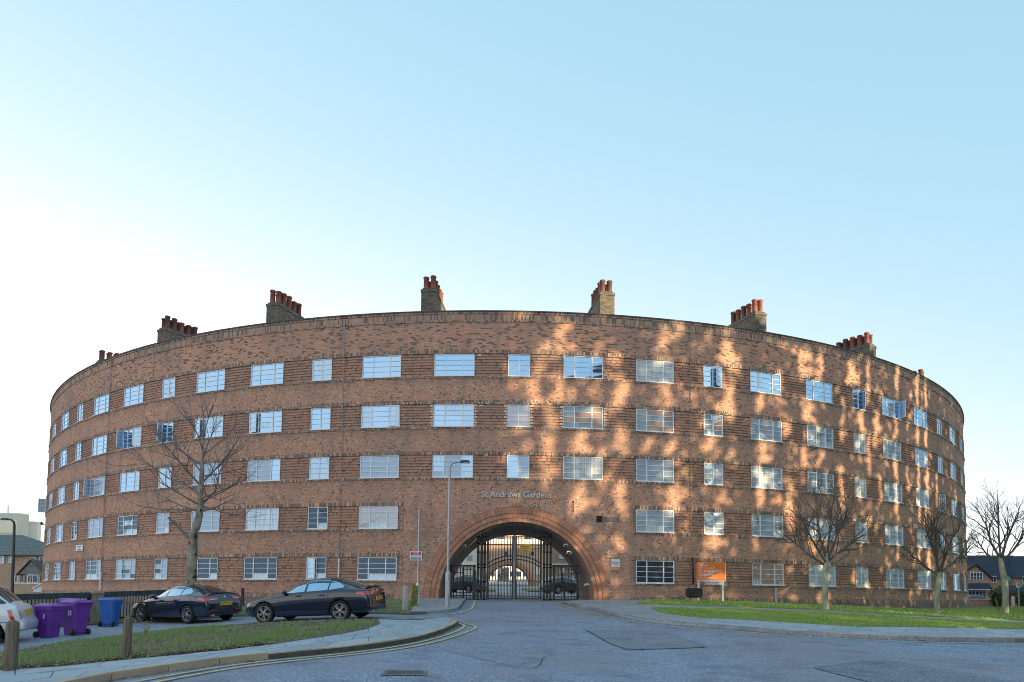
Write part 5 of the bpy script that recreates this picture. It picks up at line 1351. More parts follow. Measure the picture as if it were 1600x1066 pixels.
def tree(px, pyb, label, trunk_px, limbs, seed, r0px, mat, dep_off=.125, twl=5, group='bare winter trees', knots=(), minr=.007, spread=.62, up=.1, shrink=.74, kids=(2, 3), dist=None, twig=None):
    """trunk_px: list of photo points up the trunk; limbs: (start px, end px, depth offset m, length steps)"""
    q = G(px, pyb, dep_off)
    if dist: q = P(px, pyb, dist); q.z = zg(q.x, q.y)+dep_off
    k = q.y/F; Y = q.y
    rt = empty('bare_tree', q, label=label, cat='tree', group=group); rnd = random.Random(seed)
    pts = [P(x, y, Y) for x, y, _ in trunk_px]; pts[0] = q-Vector((0, 0, .1)); rad = [r_*k/2 for _, _, r_ in trunk_px]
    b = MB(); b.tube(pts, rad, 12, cap=True)
    # slight root flare and wobble
    b.v = [tuple(Vector(v)+Vector((noise.noise(Vector(v)*3)*.03, noise.noise(Vector(v)*3+Vector((9, 9, 9)))*.03, 0))) for v in b.v]
    tr = b.build('trunk', mat, rt, world=True)
    for (x, y, s_) in knots:
        p = P(x, y, Y-.10*1); b = MB(); b.lathe([(0, -s_*k*.9), (s_*k*.7, -s_*k*.5), (s_*k, 0), (s_*k*.6, s_*k*.6), (0, s_*k*.8)], c=p, n=8); b.v = [tuple(Vector((v[0], p.y+(v[1]-p.y)*.5, v[2]))+Vector((rnd.gauss(0, .02), rnd.gauss(0, .02), rnd.gauss(0, .02)))) for v in b.v]; b.build('pruning_knot', M_wound, tr, world=True)
    for (x0, y0, x1, y1, dy, rpx, dpt) in limbs:
        a = P(x0, y0, Y); e = P(x1, y1, Y+dy); b = MB(); d = e-a; L = d.length; mid = a.lerp(e, .5)+Vector((rnd.gauss(0, .04), rnd.gauss(0, .04), -.03))*L
        r_ = rpx*k/2; b.tube([a, a.lerp(mid, .5), mid, mid.lerp(e, .5), e], [r_, r_*.88, r_*.76, r_*.64, r_*.52], 7, cap=False)
        for t in (.3, .45, .6, .72, .84, .93, 1.0):
            if dpt < 3 and t < .5: continue
            p = a.lerp(mid, t*2) if t < .5 else mid.lerp(e, t*2-1); dd = d.normalized(); ax = Matrix.Rotation(rnd.uniform(0, 2*PI), 3, dd) @ dd.orthogonal().normalized()
            nd = Matrix.Rotation(rnd.uniform(.4, .95)*(0.3 if t == 1 else 1), 3, ax) @ dd; nd.z += .12; nd.normalize()
            grow(b, p, nd, L*(.50-.22*t)*rnd.uniform(.8, 1.2), max(minr, r_*(.52 if t < 1 else .5)), dpt-1, rnd, up, spread, .13, minr, kids, shrink)
        b.build('limb', (twig or M_twig) if rpx < 7 else mat, rt, world=True)
    return rt
# left tree: pollarded, crooked, crown drawn upwards
tree(301, 944, 'crooked mottled tree with pruning scars behind the dark car', [(300, 944, 17), (299, 915, 16), (299, 890, 15), (301, 868, 14), (302, 850, 13), (302, 835, 12), (307, 822, 12), (311, 805, 10.5), (313, 790, 9.5), (313, 775, 8.5), (315, 757, 7.5), (315, 740, 6.5), (316, 722, 5), (317, 700, 3.6), (318, 670, 2.4)],
     [(297, 842, 270, 816, .3, 5, 1), (313, 792, 344, 735, 1.2, 3.4, 3), (313, 790, 252, 755, -1.0, 3, 2), (312, 780, 350, 765, -1.0, 2.8, 3), (313, 775, 268, 740, .9, 2.8, 2), (315, 755, 362, 702, .4, 3.6, 3), (314, 760, 262, 700, -.9, 3.0, 3), (316, 740, 280, 700, 1.0, 2.6, 2), (316, 722, 336, 668, .6, 2.6, 2), (317, 705, 296, 655, -.3, 2.4, 2), (312, 800, 258, 778, .5, 2.6, 2), (317, 690, 330, 640, -.2, 2.0, 2), (313, 800, 358, 782, .8, 2.2, 2), (318, 672, 316, 632, 0, 2, 2), (312, 797, 222, 792, .6, 2.4, 2), (313, 785, 384, 748, -.8, 2.2, 2), (314, 768, 228, 722, 1.2, 2.4, 2), (315, 745, 385, 730, 1.0, 2.2, 2), (316, 728, 242, 668, -.6, 2.2, 2), (316, 712, 372, 660, .8, 2.0, 2), (313, 790, 384, 808, .5, 2.0, 2), (317, 690, 280, 640, .8, 1.9, 2)],
     21, 14, M_bark, .05, knots=((296, 906, 4.5), (303, 902, 4), (302, 893, 3.5), (297, 862, 4), (305, 866, 2), (298, 848, 4), (306, 838, 3.5), (313, 798, 2), (294, 878, 2)), dist=29.0, minr=.0036, twig=M_twig2)
tree(1289.5, 952.5, 'vase-shaped bare tree on the lawn nearest the orange board', [(1289, 954, 11), (1289, 935, 9.5), (1289, 905, 9), (1290, 885, 8), (1292, 872, 5.5), (1292, 864, 3)],
     [(1292, 874, 1276, 800, .4, 5, 4), (1292, 876, 1322, 805, -.6, 4.5, 4), (1290, 884, 1238, 845, .6, 4, 4), (1292, 878, 1345, 838, .8, 4, 4), (1291, 880, 1256, 818, -1.2, 3.6, 4), (1292, 872, 1300, 790, 1.0, 3.6, 3)], 33, 9, M_bark2, .13, minr=.0065, spread=.72, up=.06)
tree(1464.5, 958.5, 'bare tree with dark twisted crown at the end of the block', [(1464, 960, 10), (1464, 935, 8.5), (1466, 912, 8), (1468, 900, 8), (1468, 890, 5.5), (1468, 882, 3)],
     [(1468, 896, 1448, 832, .4, 4.6, 4), (1468, 895, 1490, 835, -.6, 4.6, 4), (1466, 900, 1425, 868, .7, 3.6, 4), (1469, 895, 1505, 862, .8, 4.2, 4), (1467, 897, 1462, 825, -1.0, 3.6, 4)], 57, 8, M_bark2, .13, minr=.0065, spread=.72, up=.06)
tree(1571, 958.5, 'bare tree in the lawn in front of the right-hand houses', [(1571, 960, 9.5), (1571, 930, 8.5), (1569, 905, 9), (1565, 885, 8), (1564, 872, 5.5), (1564, 864, 3)],
     [(1565, 876, 1540, 818, .4, 4.2, 4), (1564, 876, 1585, 815, -.6, 4.2, 4), (1565, 880, 1530, 850, .6, 3.4, 4), (1565, 878, 1598, 840, .8, 3.8, 4), (1564, 874, 1560, 805, -.8, 3.4, 4)], 71, 8, M_bark2, .13, minr=.0065, spread=.72, up=.06)
# ================================================================== unseen evergreen belt and flats added behind the photographer to block the low sun
def eh(p):
    """position across the sunlight: e sideways, h height carried back along the ray"""
    e = p.x*math.cos(SUN_AZ)+p.y*math.sin(SUN_AZ); f = p.x*math.sin(SUN_AZ)-p.y*math.cos(SUN_AZ)
    return e, p.z-f*math.tan(SUN_EL)
GAPS = []  # holes in the added foliage, shaped to throw sun patches on the block
def gap(px, py, w_, h_):
    s_, z_ = px_wall(px, py); e, h = eh(wp(s_, z_)); s2, _ = px_wall(px+w_/2, py); e2, _ = eh(wp(s2, z_)); _, zz = px_wall(px, py-h_/2)
    GAPS.append((e, h, max(.10, abs(e2-e)*(1-.35*sstep(1150, 1450, px))), max(.2, abs(zz-z_)*1.7), .04))
for g_ in [(728, 541, 20, 20), (752, 545, 22, 26), (752, 575, 22, 22), (765, 620, 16, 22), (770, 690, 18, 22), (880, 535, 18, 36), (845, 565, 16, 34), (962, 563, 20, 12), (1037, 533, 22, 26), (1135, 545, 16, 40), (1150, 566, 26, 14), (1060, 512, 16, 12), (877, 610, 24, 32), (835, 613, 20, 32), (967, 612, 18, 40), (1040, 617, 18, 26), (1087, 622, 12, 18), (1140, 632, 20, 32), (1186, 628, 18, 20), (853, 697, 13, 36), (906, 690, 26, 22), (972, 692, 18, 34), (1048, 692, 16, 24), (1111, 699, 20, 30), (1191, 703, 14, 26), (1253, 570, 24, 36), (1281, 577, 7, 36), (1330, 582, 22, 26), (1357, 592, 9, 40), (1401, 596, 10, 38), (1432, 606, 6, 42), (1446, 612, 7, 42), (1260, 637, 22, 22), (1319, 640, 9, 24), (1347, 656, 11, 30), (1370, 667, 10, 26), (1399, 672, 12, 32), (1434, 676, 7, 30), (1447, 686, 6, 22), (1234, 666, 10, 14), (1315, 679, 9, 18), (1252, 717, 24, 28), (1358, 707, 9, 44), (1400, 742, 13, 42), (1418, 737, 5, 50), (1435, 747, 7, 26), (1448, 742, 7, 40), (1464, 768, 4, 36), (1188, 768, 12, 36), (1235, 788, 12, 48), (1316, 765, 10, 55), (1361, 797, 11, 30), (1368, 823, 12, 10), (1401, 800, 11, 36), (1437, 800, 6, 22), (1447, 806, 5, 28), (1402, 863, 9, 17), (1437, 866, 4, 20), (1451, 876, 4, 22), (890, 782, 14, 38), (973, 798, 26, 16), (1053, 776, 18, 28), (970, 847, 16, 18), (1116, 846, 15, 16), (1050, 842, 12, 10), (1181, 850, 10, 10), (852, 740, 12, 26), (905, 772, 14, 22), (968, 768, 16, 22), (1186, 742, 12, 20), (1310, 850, 8, 14), (1268, 852, 18, 8), (905, 790, 14, 14), (1011, 690, 10, 20), (1216, 600, 8, 26), (860, 650, 14, 12), (930, 640, 14, 10)]: gap(*g_)
for x, y, a_, b_ in ((955, 948.5, 1.6, .12), (985, 949, 1.3, .10), (1400, 957, 1.3, .16), (1380, 988, .7, .12), (1560, 968, 1.2, .10)):
    q = G(x, y, .12); e, h = eh(q); GAPS.append((e, h, a_*.55, b_, .0))
for x, y, w_, h_ in ((1020, 610, 95, 110), (1135, 600, 60, 130), (880, 575, 60, 110), (1262, 640, 70, 170), (1380, 680, 70, 220), (960, 700, 90, 120), (1050, 760, 60, 80), (1440, 700, 26, 200), (760, 560, 50, 60), (1195, 740, 50, 120)):
    gap(x, y, w_, h_/1.35); GAPS[-1] = GAPS[-1][:4]+(.62+.22*sstep(1200, 1400, x),)
M_leaf = plain('evergreen_foliage', (.045, .075, .03), .8, vary=.4, scale=2); M_trunkb = plain('evergreen_trunk', (.12, .09, .07), .9)
cA, sA, tE = math.cos(SUN_AZ), math.sin(SUN_AZ), math.tan(SUN_EL)
def bel(e, f, z): return Vector((e*cA+f*sA, e*sA-f*cA, z))
def evergreen(e0, f0, wd, ht, seed, label):  # unseen tree added to block the sun except through its gaps
    rnd = random.Random(seed); base = bel(e0, f0, 0); base.z = zg(base.x, base.y)
    rt = empty('added_blocker_tree', base, label=label, cat='tree', group='unseen evergreen belt added behind the photographer to block sun')
    b = MB(); b.tube([base, base+Vector((0, 0, ht*.5)), base+Vector((0, 0, ht*.92))], [.35, .22, .06], 8); b.build('trunk', M_trunkb, rt, world=True)
    b = MB(); n = int(wd*ht*(30+2.6*max(0, (e0-38)/6)))
    for i in range(n):
        z = rnd.uniform(.2, ht); t = z/ht; e = e0+rnd.uniform(-.5, .5)*wd*1.18; f = f0+rnd.gauss(0, 1.1)
        top = ht*(1-.06*abs(e-e0)/(wd/2))+noise.noise(Vector((e*.9, 0, seed)))*.8
        if z > top: continue
        p = bel(e, f, base.z+z); h = p.z-f*tE; s_ = rnd.uniform(.15, .30); dead = False; ee = e+.22*noise.noise(Vector((h*1.3, e*.5, 2.)))+.1*noise.noise(Vector((h*4, e, 5.)))
        for ge, gh, rw, rh, kp in GAPS:
            if abs(e-ge) < rw+s_+.3 and abs(h-gh) < rh+s_ and ((ee-ge)/(rw*.50+s_*.6))**2+((h-gh)/(rh*.85+s_*.6))**4 < 1 and rnd.random() > kp: dead = True; break
        if dead: continue
        u = Vector((rnd.gauss(0, 1), rnd.gauss(0, 1), rnd.gauss(0, 1))); ax = bel(0, 1, 0); nrm = (ax+u*.35).normalized(); a = nrm.orthogonal().normalized(); c_ = nrm.cross(a); ph = rnd.uniform(0, 3)
        a, c_ = a*math.cos(ph)+c_*math.sin(ph), c_*math.cos(ph)-a*math.sin(ph)
        b.add([p+a*s_, p+c_*s_, p-a*s_, p-c_*s_], [(0, 1, 2, 3)])
    b.build('foliage', M_leaf, rt, world=True)
k = 0
for e in range(27, 78, 6):
    evergreen(e, 31+(k % 2)*1.2, 6.6, 25.6, 100+k, ('added unseen sun blocker, tall dark evergreen at the tower end of the belt', 'added unseen sun blocker, second evergreen from the tower', 'added unseen sun blocker, third evergreen from the tower', 'added unseen sun blocker, fourth evergreen from the tower', 'added unseen sun blocker, middle evergreen of the dark belt', 'added unseen sun blocker, fourth evergreen from the lower flats', 'added unseen sun blocker, third evergreen from the lower flats', 'added unseen sun blocker, second evergreen from the lower flats', 'added unseen sun blocker, evergreen beside the lower flats')[k]); k += 1
def flats(e0, e1, f0, f1, ht, label):  # unseen building added to keep the low sun off the scene
    c = bel((e0+e1)/2, (f0+f1)/2, 0); base = zg(c.x, c.y); rt = empty('added_blocker_flats', (c.x, c.y, base), SUN_AZ, label=label, cat='building')
    W_, D_ = e1-e0, f1-f0; b = MB(); b.box((0, 0, ht/2), (W_, D_, ht)); b.build('wall', M_bufhouse, rt); b = MB(); b.box((0, 0, ht+.3), (W_+.5, D_+.5, .6)); b.build('roof', M_roof, rt)
    wm_ = MB(); wm_.box((0, 0, 0), (1.8, .1, 1.3)); me = wm_.mesh('window', G_dark)
    for j in range(int(ht/2.9)):
        for i in range(int(W_/3.6)): link('window', me, rt, (-W_/2+2+i*3.6, D_/2+.02, 1.6+j*2.9))
flats(-9, 24.5, 30, 42, 33.5, 'unseen plain brick tower of flats added behind the photographer to block sun'); flats(80, 130, 30, 42, 24, 'unseen lower block of flats added beyond the evergreen belt to block sun')
# ================================================================== courtyard seen through the arch
CY2 = 122.
def cbox(mb, x0, y0, x1, y1, Y, t, mi=0, yo=0.):
    a, b = P(x0, y0, Y), P(x1, y1, Y); mb.box(((a.x+b.x)/2, Y+yo, (a.z+b.z)/2), (abs(b.x-a.x), t, abs(a.z-b.z)), mi)
ctr = P(794, 914, CY2); cg = zg(ctr.x, CY2)
rt = empty('courtyard_block', (ctr.x, CY2, cg), label='far brick courtyard block with white balcony band and second arch', cat='building')
Ra = 34*CY2/F; ZT = P(794, 800, CY2).z-cg
mb = MB(); n = 40; WX = 26.
def outl(a):
    c, s_ = math.cos(a), math.sin(a); return min(WX/abs(c) if abs(c) > 1e-6 else 1e9, ZT/s_ if s_ > 1e-6 else 1e9)
ag = sorted([PI*k/n for k in range(n+1)]+[math.atan2(ZT, WX), PI-math.atan2(ZT, WX)])
for a, b in zip(ag, ag[1:]):
    oa, ob = outl(a), outl(b)
    mb.add([(Ra*math.cos(a), 0, Ra*math.sin(a)), (oa*math.cos(a), 0, oa*math.sin(a)), (ob*math.cos(b), 0, ob*math.sin(b)), (Ra*math.cos(b), 0, Ra*math.sin(b))], [(0, 1, 2, 3)])
    mb.add([(Ra*math.cos(a), 0, Ra*math.sin(a)), (Ra*math.cos(b), 0, Ra*math.sin(b)), (Ra*math.cos(b), 8, Ra*math.sin(b)), (Ra*math.cos(a), 8, Ra*math.sin(a))], [(0, 1, 2, 3)])
mb.v = [(x, y, z+.0) for x, y, z in mb.v]; mb.build('wall', M_bufhouse, rt)
mb = MB()
for k in range(24):
    a, b = PI*k/24+.01, PI*(k+1)/24-.01; r0, r1 = Ra-.02, Ra+.75
    vs = [(r*math.cos(t), y, r*math.sin(t)) for y in (-.12, .1) for r, t in ((r0, a), (r1, a), (r1, b), (r0, b))]
    mb.add(vs, [(0, 1, 2, 3), (0, 4, 5, 1), (1, 5, 6, 2), (2, 6, 7, 3), (3, 7, 4, 0)])
mb.build('arch_ring', M_vou, rt)
for y0, y1 in ((842, 852), (815, 824)):
    mb = MB(); cbox(mb, 690, y0, 905, y1, CY2, .5, yo=-.8); mb.build('balcony_band', M_signw, rt, world=True)
for x in (700, 716, 733, 783, 826, 845, 870, 888):
    for y0, y1 in ((831, 843),):
        mb = MB(); cbox(mb, x-5, y0, x+5, y1, CY2, .1, yo=-.06); mb.build('window', G_dark, rt, world=True)
for x in (790, 832):
    mb = MB(); cbox(mb, x-2.2, 862, x+2.2, 868, CY2, .1, yo=-.06); mb.build('window', G_dark, rt, world=True)
for x0, x1, y0, y1 in ((755, 764, 888, 900), (837, 845, 886, 899)):
    mb = MB(); cbox(mb, x0, y0, x1, y1, CY2, .1, yo=-.06); mb.build('window', G_white, rt, world=True)
# beyond the far arch
r2 = empty('far_white_building', P(800, 905, 175), label='pale building glimpsed through the far arch', cat='building')
mb = MB(); cbox(mb, 745, 882, 850, 914, 175, 6); mb.build('wall', M_signw, r2, world=True)
for i in range(6):
    mb = MB(); cbox(mb, 768+i*10, 893, 773+i*10, 901, 171.9, .1); mb.build('window', G_dark, r2, world=True)
# side wings of the courtyard
for sd, x0, x1, lab, mt in (('l', 650, 741, 'cream rendered courtyard wing seen through the left turnstile', plain('cream_render', (.85, .76, .60), .85)), ('r', 862, 960, 'brick and white courtyard wing seen through the right turnstile', M_brickobj)):
    Y = 78.; gz_ = zg(P((x0+x1)/2, 900, Y).x, Y); r2 = empty('courtyard_wing', (P((x0+x1)/2, 900, Y).x, Y, gz_), label=lab, cat='building')
    a, b_ = P(x0, 900, Y), P(x1, 900, Y); zt = P(x0, 780, Y).z
    mb = MB(); mb.box(((a.x+b_.x)/2, Y+3, (gz_-1+zt)/2), (b_.x-a.x, 6, zt-gz_+1)); mb.build('wall', mt, r2, world=True)
    for y0 in ((852, 868) if sd == 'l' else (866, 888, 900)):
        for x in range(int(x0)+12, int(x1), 17):
            mb = MB(); cbox(mb, x, y0, x+8, y0+8, Y, .12, yo=-.03); mb.build('window', G_blind if sd == 'l' else G_white, r2, world=True)
    for y0 in (843, 881): mb = MB(); cbox(mb, x0, y0, x1, y0+3, Y, .4, yo=-.2); mb.build('balcony_band', M_signw, r2, world=True)
# ground inside
def court(poly, dz, mat, name, **kw):
    st_, _ = sheet(name, poly, dz, mat, .08, st=1.5, **kw); return st_
court([(-14, 47), (14, 47), (14, 121), (-14, 121)], .01, asphalt('courtyard_tarmac', (.34, .37, .42), (.50, .53, .58)), 'courtyard', kind='structure')
court([(P(828, 900, 62).x, 62), (P(900, 900, 62).x, 62), (P(868, 900, 80).x, 80), (P(815, 900, 80).x, 80)], .12, M_turf, 'lawn', kind='structure')
court([(P(745, 900, 62).x, 62), (P(775, 900, 62).x, 62), (P(770, 900, 76).x, 76), (P(750, 900, 76).x, 76)], .12, M_turf, 'lawn', kind='structure')
def small_car(px, Y, heading, mat, label, sc_=1.):
    L = 4.2; tab = [(0, .3, .5, .58, .6, .45), (.15, .22, .62, .72, .78, .6), (.9, .2, .82, .94, .86, .66), (1.3, .2, .9, 1.05, .87, .64), (1.8, .2, .93, 1.36, .87, .58), (2.4, .2, .94, 1.46, .87, .6), (3.3, .2, .95, 1.42, .87, .6), (3.8, .22, .95, 1.2, .86, .6), (4.1, .26, .85, .98, .8, .6), (4.2, .35, .6, .7, .7, .5)]
    p = P(px, 900, Y); rt = empty('parked_car', (p.x, Y, zg(p.x, Y)), math.radians(90-heading), label=label, cat='car')
    me = make_body(tab, (.8, 3.3), .32, 'body', mat, L); body = link('body', me, rt); bv = BVHTree.FromPolygons([v.co for v in me.vertices], [q.vertices for q in me.polygons]); X = lambda t: L/2-t
    for sg in (-1, 1):
        patch(bv, quadgrid(lambda u, v: (X(lerp(1.5, 3.55, u)), sg*1.3, lerp(.99, pw([(1.5, 1.02), (1.9, 1.28), (2.5, 1.36), (3.2, 1.33), (3.6, 1.1)], lerp(1.5, 3.55, u)), v)), 8, 3), (0, -sg, 0), .008, M_cglass, 'side_window', body)
        patch(bv, quadgrid(lambda u, v: (-3, sg*lerp(.75, .5, u), lerp(.72, .86, v)), 2, 2), (1, 0, 0), .01, M_tail, 'tail_lamp', body)
        for wx_ in (.8, 3.3): wheel(rt, X(wx_), sg*.77, .32, -sg, hub=True)
    patch(bv, quadgrid(lambda u, v: (X(lerp(3.45, 3.95, v)), lerp(-.5, .5, u), 2.2), 5, 5), (0, 0, -1), .010, M_cglass, 'rear_window', body)
    patch(bv, quadgrid(lambda u, v: (X(lerp(1.32, 1.82, v)), lerp(-.5, .5, u), 2.2), 5, 5), (0, 0, -1), .010, M_cglass, 'windscreen', body)
    tilt(rt); return rt
small_car(722, 56, -60, carpaint('car_paint_green_grey', (.06, .08, .075)), 'dark car parked in the courtyard seen through the left turnstile')
small_car(882, 56, 60, carpaint('car_paint_dark_green', (.04, .07, .06)), 'dark green car parked in the courtyard seen through the right turnstile')
# ================================================================== houses at the right edge
def house_window(parent, x0, y0, x1, y1, Y, mat=G_white, nv=2, nh=0, fr_=.05, yo=-.05):
    a, b = P(x0, y0, Y), P(x1, y1, Y); w_, h_ = b.x-a.x, a.z-b.z; c = Vector(((a.x+b.x)/2, Y+yo, (a.z+b.z)/2)); mb = MB(); f = fr_*1.6
    for z in (-1, 1): mb.box(c+Vector((0, 0, z*(h_/2-f/2))), (w_, .1, f))
    for k in range(nv+1): mb.box(c+Vector((-w_/2+f/2+(w_-f)*k/nv, 0, 0)), (f, .09, h_-2*f))
    for k in range(1, nh+1): mb.box(c+Vector((0, 0, -h_/2+h_*k/(nh+1))), (w_-2*f, .07, f*.6))
    wn = mb.build('window', M_white, parent, world=True); mb = MB(); mb.box(c+Vector((0, .03, 0)), (w_-f, .01, h_-f)); mb.build('pane', mat, wn, world=True); return wn
def tile_mat(name, c):
    t = NT(name); pos = t.n('TexCoord').outputs['Object']; sp = t.n('SeparateXYZ'); t.l(pos, sp.inputs[0])
    r_ = t.math('FRACT', t.math('MULTIPLY', sp.outputs[2], 5.5)); n = t.noise(pos, 3, 3); col = t.mix(t.mapr(n, .35, .7), c, [x*1.5 for x in c]); col = t.mix(t.mapr(r_, 0, .25, .6, 0), col, [x*.35 for x in c]); t.set(col, .85, spec=.2); return t.m
M_slate = tile_mat('roof_tile_dark', (.035, .045, .065)); M_tileg = tile_mat('roof_tile_grey_green', (.13, .15, .15))
HY = 96.
g0 = zg(60, HY)
rt = empty('brick_house', (P(1555, 930, HY).x, HY, g0), label='brick house with gabled front and dark roof at the right edge', cat='house')
mb = MB(); a, b = P(1470, 903, HY+2.5), P(1582, 903, HY+2.5); mb.box(((a.x+b.x)/2, HY+5.5, (g0-1+a.z)/2), (b.x-a.x, 6, a.z-g0+1)); mb.build('wall', M_redhouse, rt, world=True)
# main roof slope
mb = MB(); p = [P(1465, 904, HY+2.2), P(1584, 904, HY+2.2), P(1584, 868, HY+5.8), P(1465, 868, HY+5.8)]; bk = [P(1584, 904, HY+2.2)+Vector((0, 7, 0)), P(1465, 904, HY+2.2)+Vector((0, 7, 0))]
mb.add(p+bk, [(0, 1, 2, 3), (3, 2, 4, 5), (1, 4, 2), (0, 3, 5)]); mb.v = mb.v; mb.build('roof', M_slate, rt, world=True)
# gable bay
mb = MB(); Yb = HY; q = [P(1500, 945, Yb), P(1546, 945, Yb), P(1546, 898, Yb), P(1526, 884, Yb), P(1500, 898, Yb)]; q[0].z = q[1].z = g0-.5; k2 = [v+Vector((0, 4, 0)) for v in q]
mb.add(q+k2, [(0, 1, 2, 3, 4), (1, 6, 7, 2), (0, 4, 9, 5)]); mb.build('gable', M_redhouse, rt, world=True)
mb = MB(); q = [P(1496, 900.5, Yb-.3), P(1526, 880.5, Yb-.3), P(1550, 901, Yb-.3)]
for u, v in ((0, 1), (1, 2)):
    a, b = q[u], q[v]; mb.add([a, b, b+Vector((0, 5, 0)), a+Vector((0, 5, 0)), a-Vector((0, 0, .25)), b-Vector((0, 0, .25)), b+Vector((0, 5, -.25)), a+Vector((0, 5, -.25))], [(0, 1, 2, 3), (0, 4, 5, 1), (4, 7, 6, 5), (3, 2, 6, 7)])
mb.build('gable_roof', M_slate, rt, world=True)
house_window(rt, 1515.5, 894, 1535.5, 907, Yb, G_dark, 4, 1)
mb = MB(); q = [P(1500, 921, Yb-1.2), P(1552, 921, Yb-1.2), P(1545, 911.5, Yb-.02), P(1500, 911.5, Yb-.02)]; mb.add(q+[v-Vector((0, 0, .12)) for v in q], [(0, 1, 2, 3), (4, 5, 1, 0), (1, 5, 6, 2)]); mb.build('lean_to_roof', M_slate, rt, world=True)
mb = MB(); cbox(mb, 1500, 920.5, 1553, 922, Yb-1.3, .1); mb.build('gutter', M_white, rt, world=True)
house_window(rt, 1512, 923, 1541, 934, Yb, G_dark, 5, 1)
house_window(rt, 1547, 900, 1556.5, 911, HY+2.5, G_dark, 2, 0); house_window(rt, 1548, 926, 1557, 943, HY+2.5, G_dark, 2, 0)
# neighbour
rt = empty('brick_house', (P(1600, 930, HY).x+2, HY+2, g0), label='brick terraced house behind the round mirror, cut by the right edge', cat='house')
mb = MB(); a, b = P(1584.5, 903, HY+1.5), P(1680, 903, HY+1.5); mb.box(((a.x+b.x)/2, HY+4.5, (g0-1+a.z)/2), (b.x-a.x, 6, a.z-g0+1)); mb.build('wall', M_redhouse, rt, world=True)
mb = MB(); p = [P(1584.5, 903.5, HY+1.2), P(1690, 903.5, HY+1.2), P(1690, 869, HY+4.8), P(1584.5, 869, HY+4.8)]; bk = [p[1]+Vector((0, 7, 0)), p[0]+Vector((0, 7, 0))]; mb.add(p+bk, [(0, 1, 2, 3), (3, 2, 4, 5), (0, 3, 5), (1, 4, 2)]); mb.build('roof', M_slate, rt, world=True)
house_window(rt, 1597, 901, 1612, 912, HY+1.5, G_dark, 3, 0)
mb = MB(); q = [P(1560, 926, HY-.6), P(1640, 926, HY-.6), P(1640, 915, HY+1.4), P(1560, 915, HY+1.4)]; mb.add(q+[v-Vector((0, 0, .12)) for v in q], [(0, 1, 2, 3), (4, 5, 1, 0), (0, 3, 7, 4)]); mb.build('porch_roof', M_slate, rt, world=True)
mb = MB(); cbox(mb, 1565.5, 926, 1567.5, 946, HY-.2, .2); mb.build('porch_post', M_white, rt, world=True); mb = MB(); cbox(mb, 1600, 926, 1602, 946, HY-.2, .2); mb.build('porch_post', M_white, rt, world=True)
# garden wall, pillar, hedge, car
Yw = 84.; rt = empty('garden_wall', (P(1528, 940, Yw).x, Yw, zg(60, Yw)), label='low brick garden wall with pale coping at the end of the block', cat='wall')
mb = MB(); cbox(mb, 1490, 937.5, 1547, 952, Yw, .25); mb.build('wall', M_redhouse, rt, world=True); mb = MB(); cbox(mb, 1490, 935.5, 1547.5, 937.4, Yw, .35); mb.build('coping', plain('cream_stone', (.70, .58, .42), .8), rt, world=True)
rt = empty('gate_pillar', (P(1549, 940, Yw).x, Yw, zg(60, Yw)), label='cream painted gate pillar at the end of the garden wall', cat='pillar')
mb = MB(); cbox(mb, 1547, 934, 1551, 950, Yw, .4); mb.build('shaft', plain('cream_paint', (.72, .62, .48), .7), rt, world=True); mb = MB(); cbox(mb, 1546.3, 932.5, 1551.7, 934, Yw, .5); mb.build('cap', M_conc, rt, world=True)
small_car(1528, 90, 92, carpaint('car_paint_maroon', (.05, .02, .03)), 'dark car parked behind the low garden wall at the right')
M_cream = plain('cream_bollard', (.70, .58, .44), .8)
rt, q = standing('garden_post', 1582.5, 950, 'cream round-topped post right of the end tree', 'post'); rt.location = (P(1582.5, 930, 70).x, 70, zg(60, 70)); k = 70/F
b = MB(); b.lathe([(1.6*k, -.2), (2.2*k, 6*k), (2.2*k, 15*k), (1.2*k, 18*k), (0, 18.6*k)], n=12); b.build('shaft', M_cream, rt); b = MB(); b.box((3*k, 0, 2.5*k), (2.6*k, .3, 7*k)); b.build('brick_stub', M_redhouse, rt)
# round mirror/sign and sign on pole
def round_sign(px, py, rpx, Y, label, face, dark, pole_to, sc_x=1.):
    p = P(px, py, Y); k = Y/F; g = zg(p.x, Y); rt = empty('round_sign', (p.x, Y, g), label=label, cat='road sign'); zc = p.z-g
    b = MB(); b.tube([(0, .06, 0), (0, .06, zc+rpx*k*.5)], .05, 8); b.build('pole', M_galv if not dark else M_darkmetal, rt)
    b = MB(); Mx = Matrix.Rotation(PI/2, 3, 'X'); b.lathe([(0, .0), (rpx*k, .0), (rpx*k, .03), (0, .03)], c=(0, 0, zc), n=24, M=Mx); b.v = [(x*sc_x, y, z) for x, y, z in b.v]; b.build('disc', dark or M_galv, rt)
    b = MB(); b.lathe([(0, .036), (rpx*k*.84, .036)], c=(0, 0, zc), n=24, M=Mx); b.v = [(x*sc_x, y, z) for x, y, z in b.v]; b.f = [f_[::-1] for f_ in b.f]; b.build('face', face, rt)
round_sign(1574, 905.5, 5.8, 48, 'round pale blue traffic mirror behind the end tree', plain('mirror_blue', (.35, .55, .75), .1, .4), M_darkmetal, 0)
round_sign(1592, 915, 5.2, 55, 'round grey backed road sign on a pole at the right edge', M_galv, None, 0)
rt, q = standing('green_marker', 1561, 955, 'short leaning mossy stake left of the end tree', 'stake', dz=.13)
k = q.y/F; b = MB(); b.bar((0, 0, 0), (-5*k, 0, 20*k), .06); b.build('shaft', M_moss, rt); b = MB(); b.box((-.5*k, 0, .04), (.12, .12, .08)); b.build('foot', M_moss, rt)
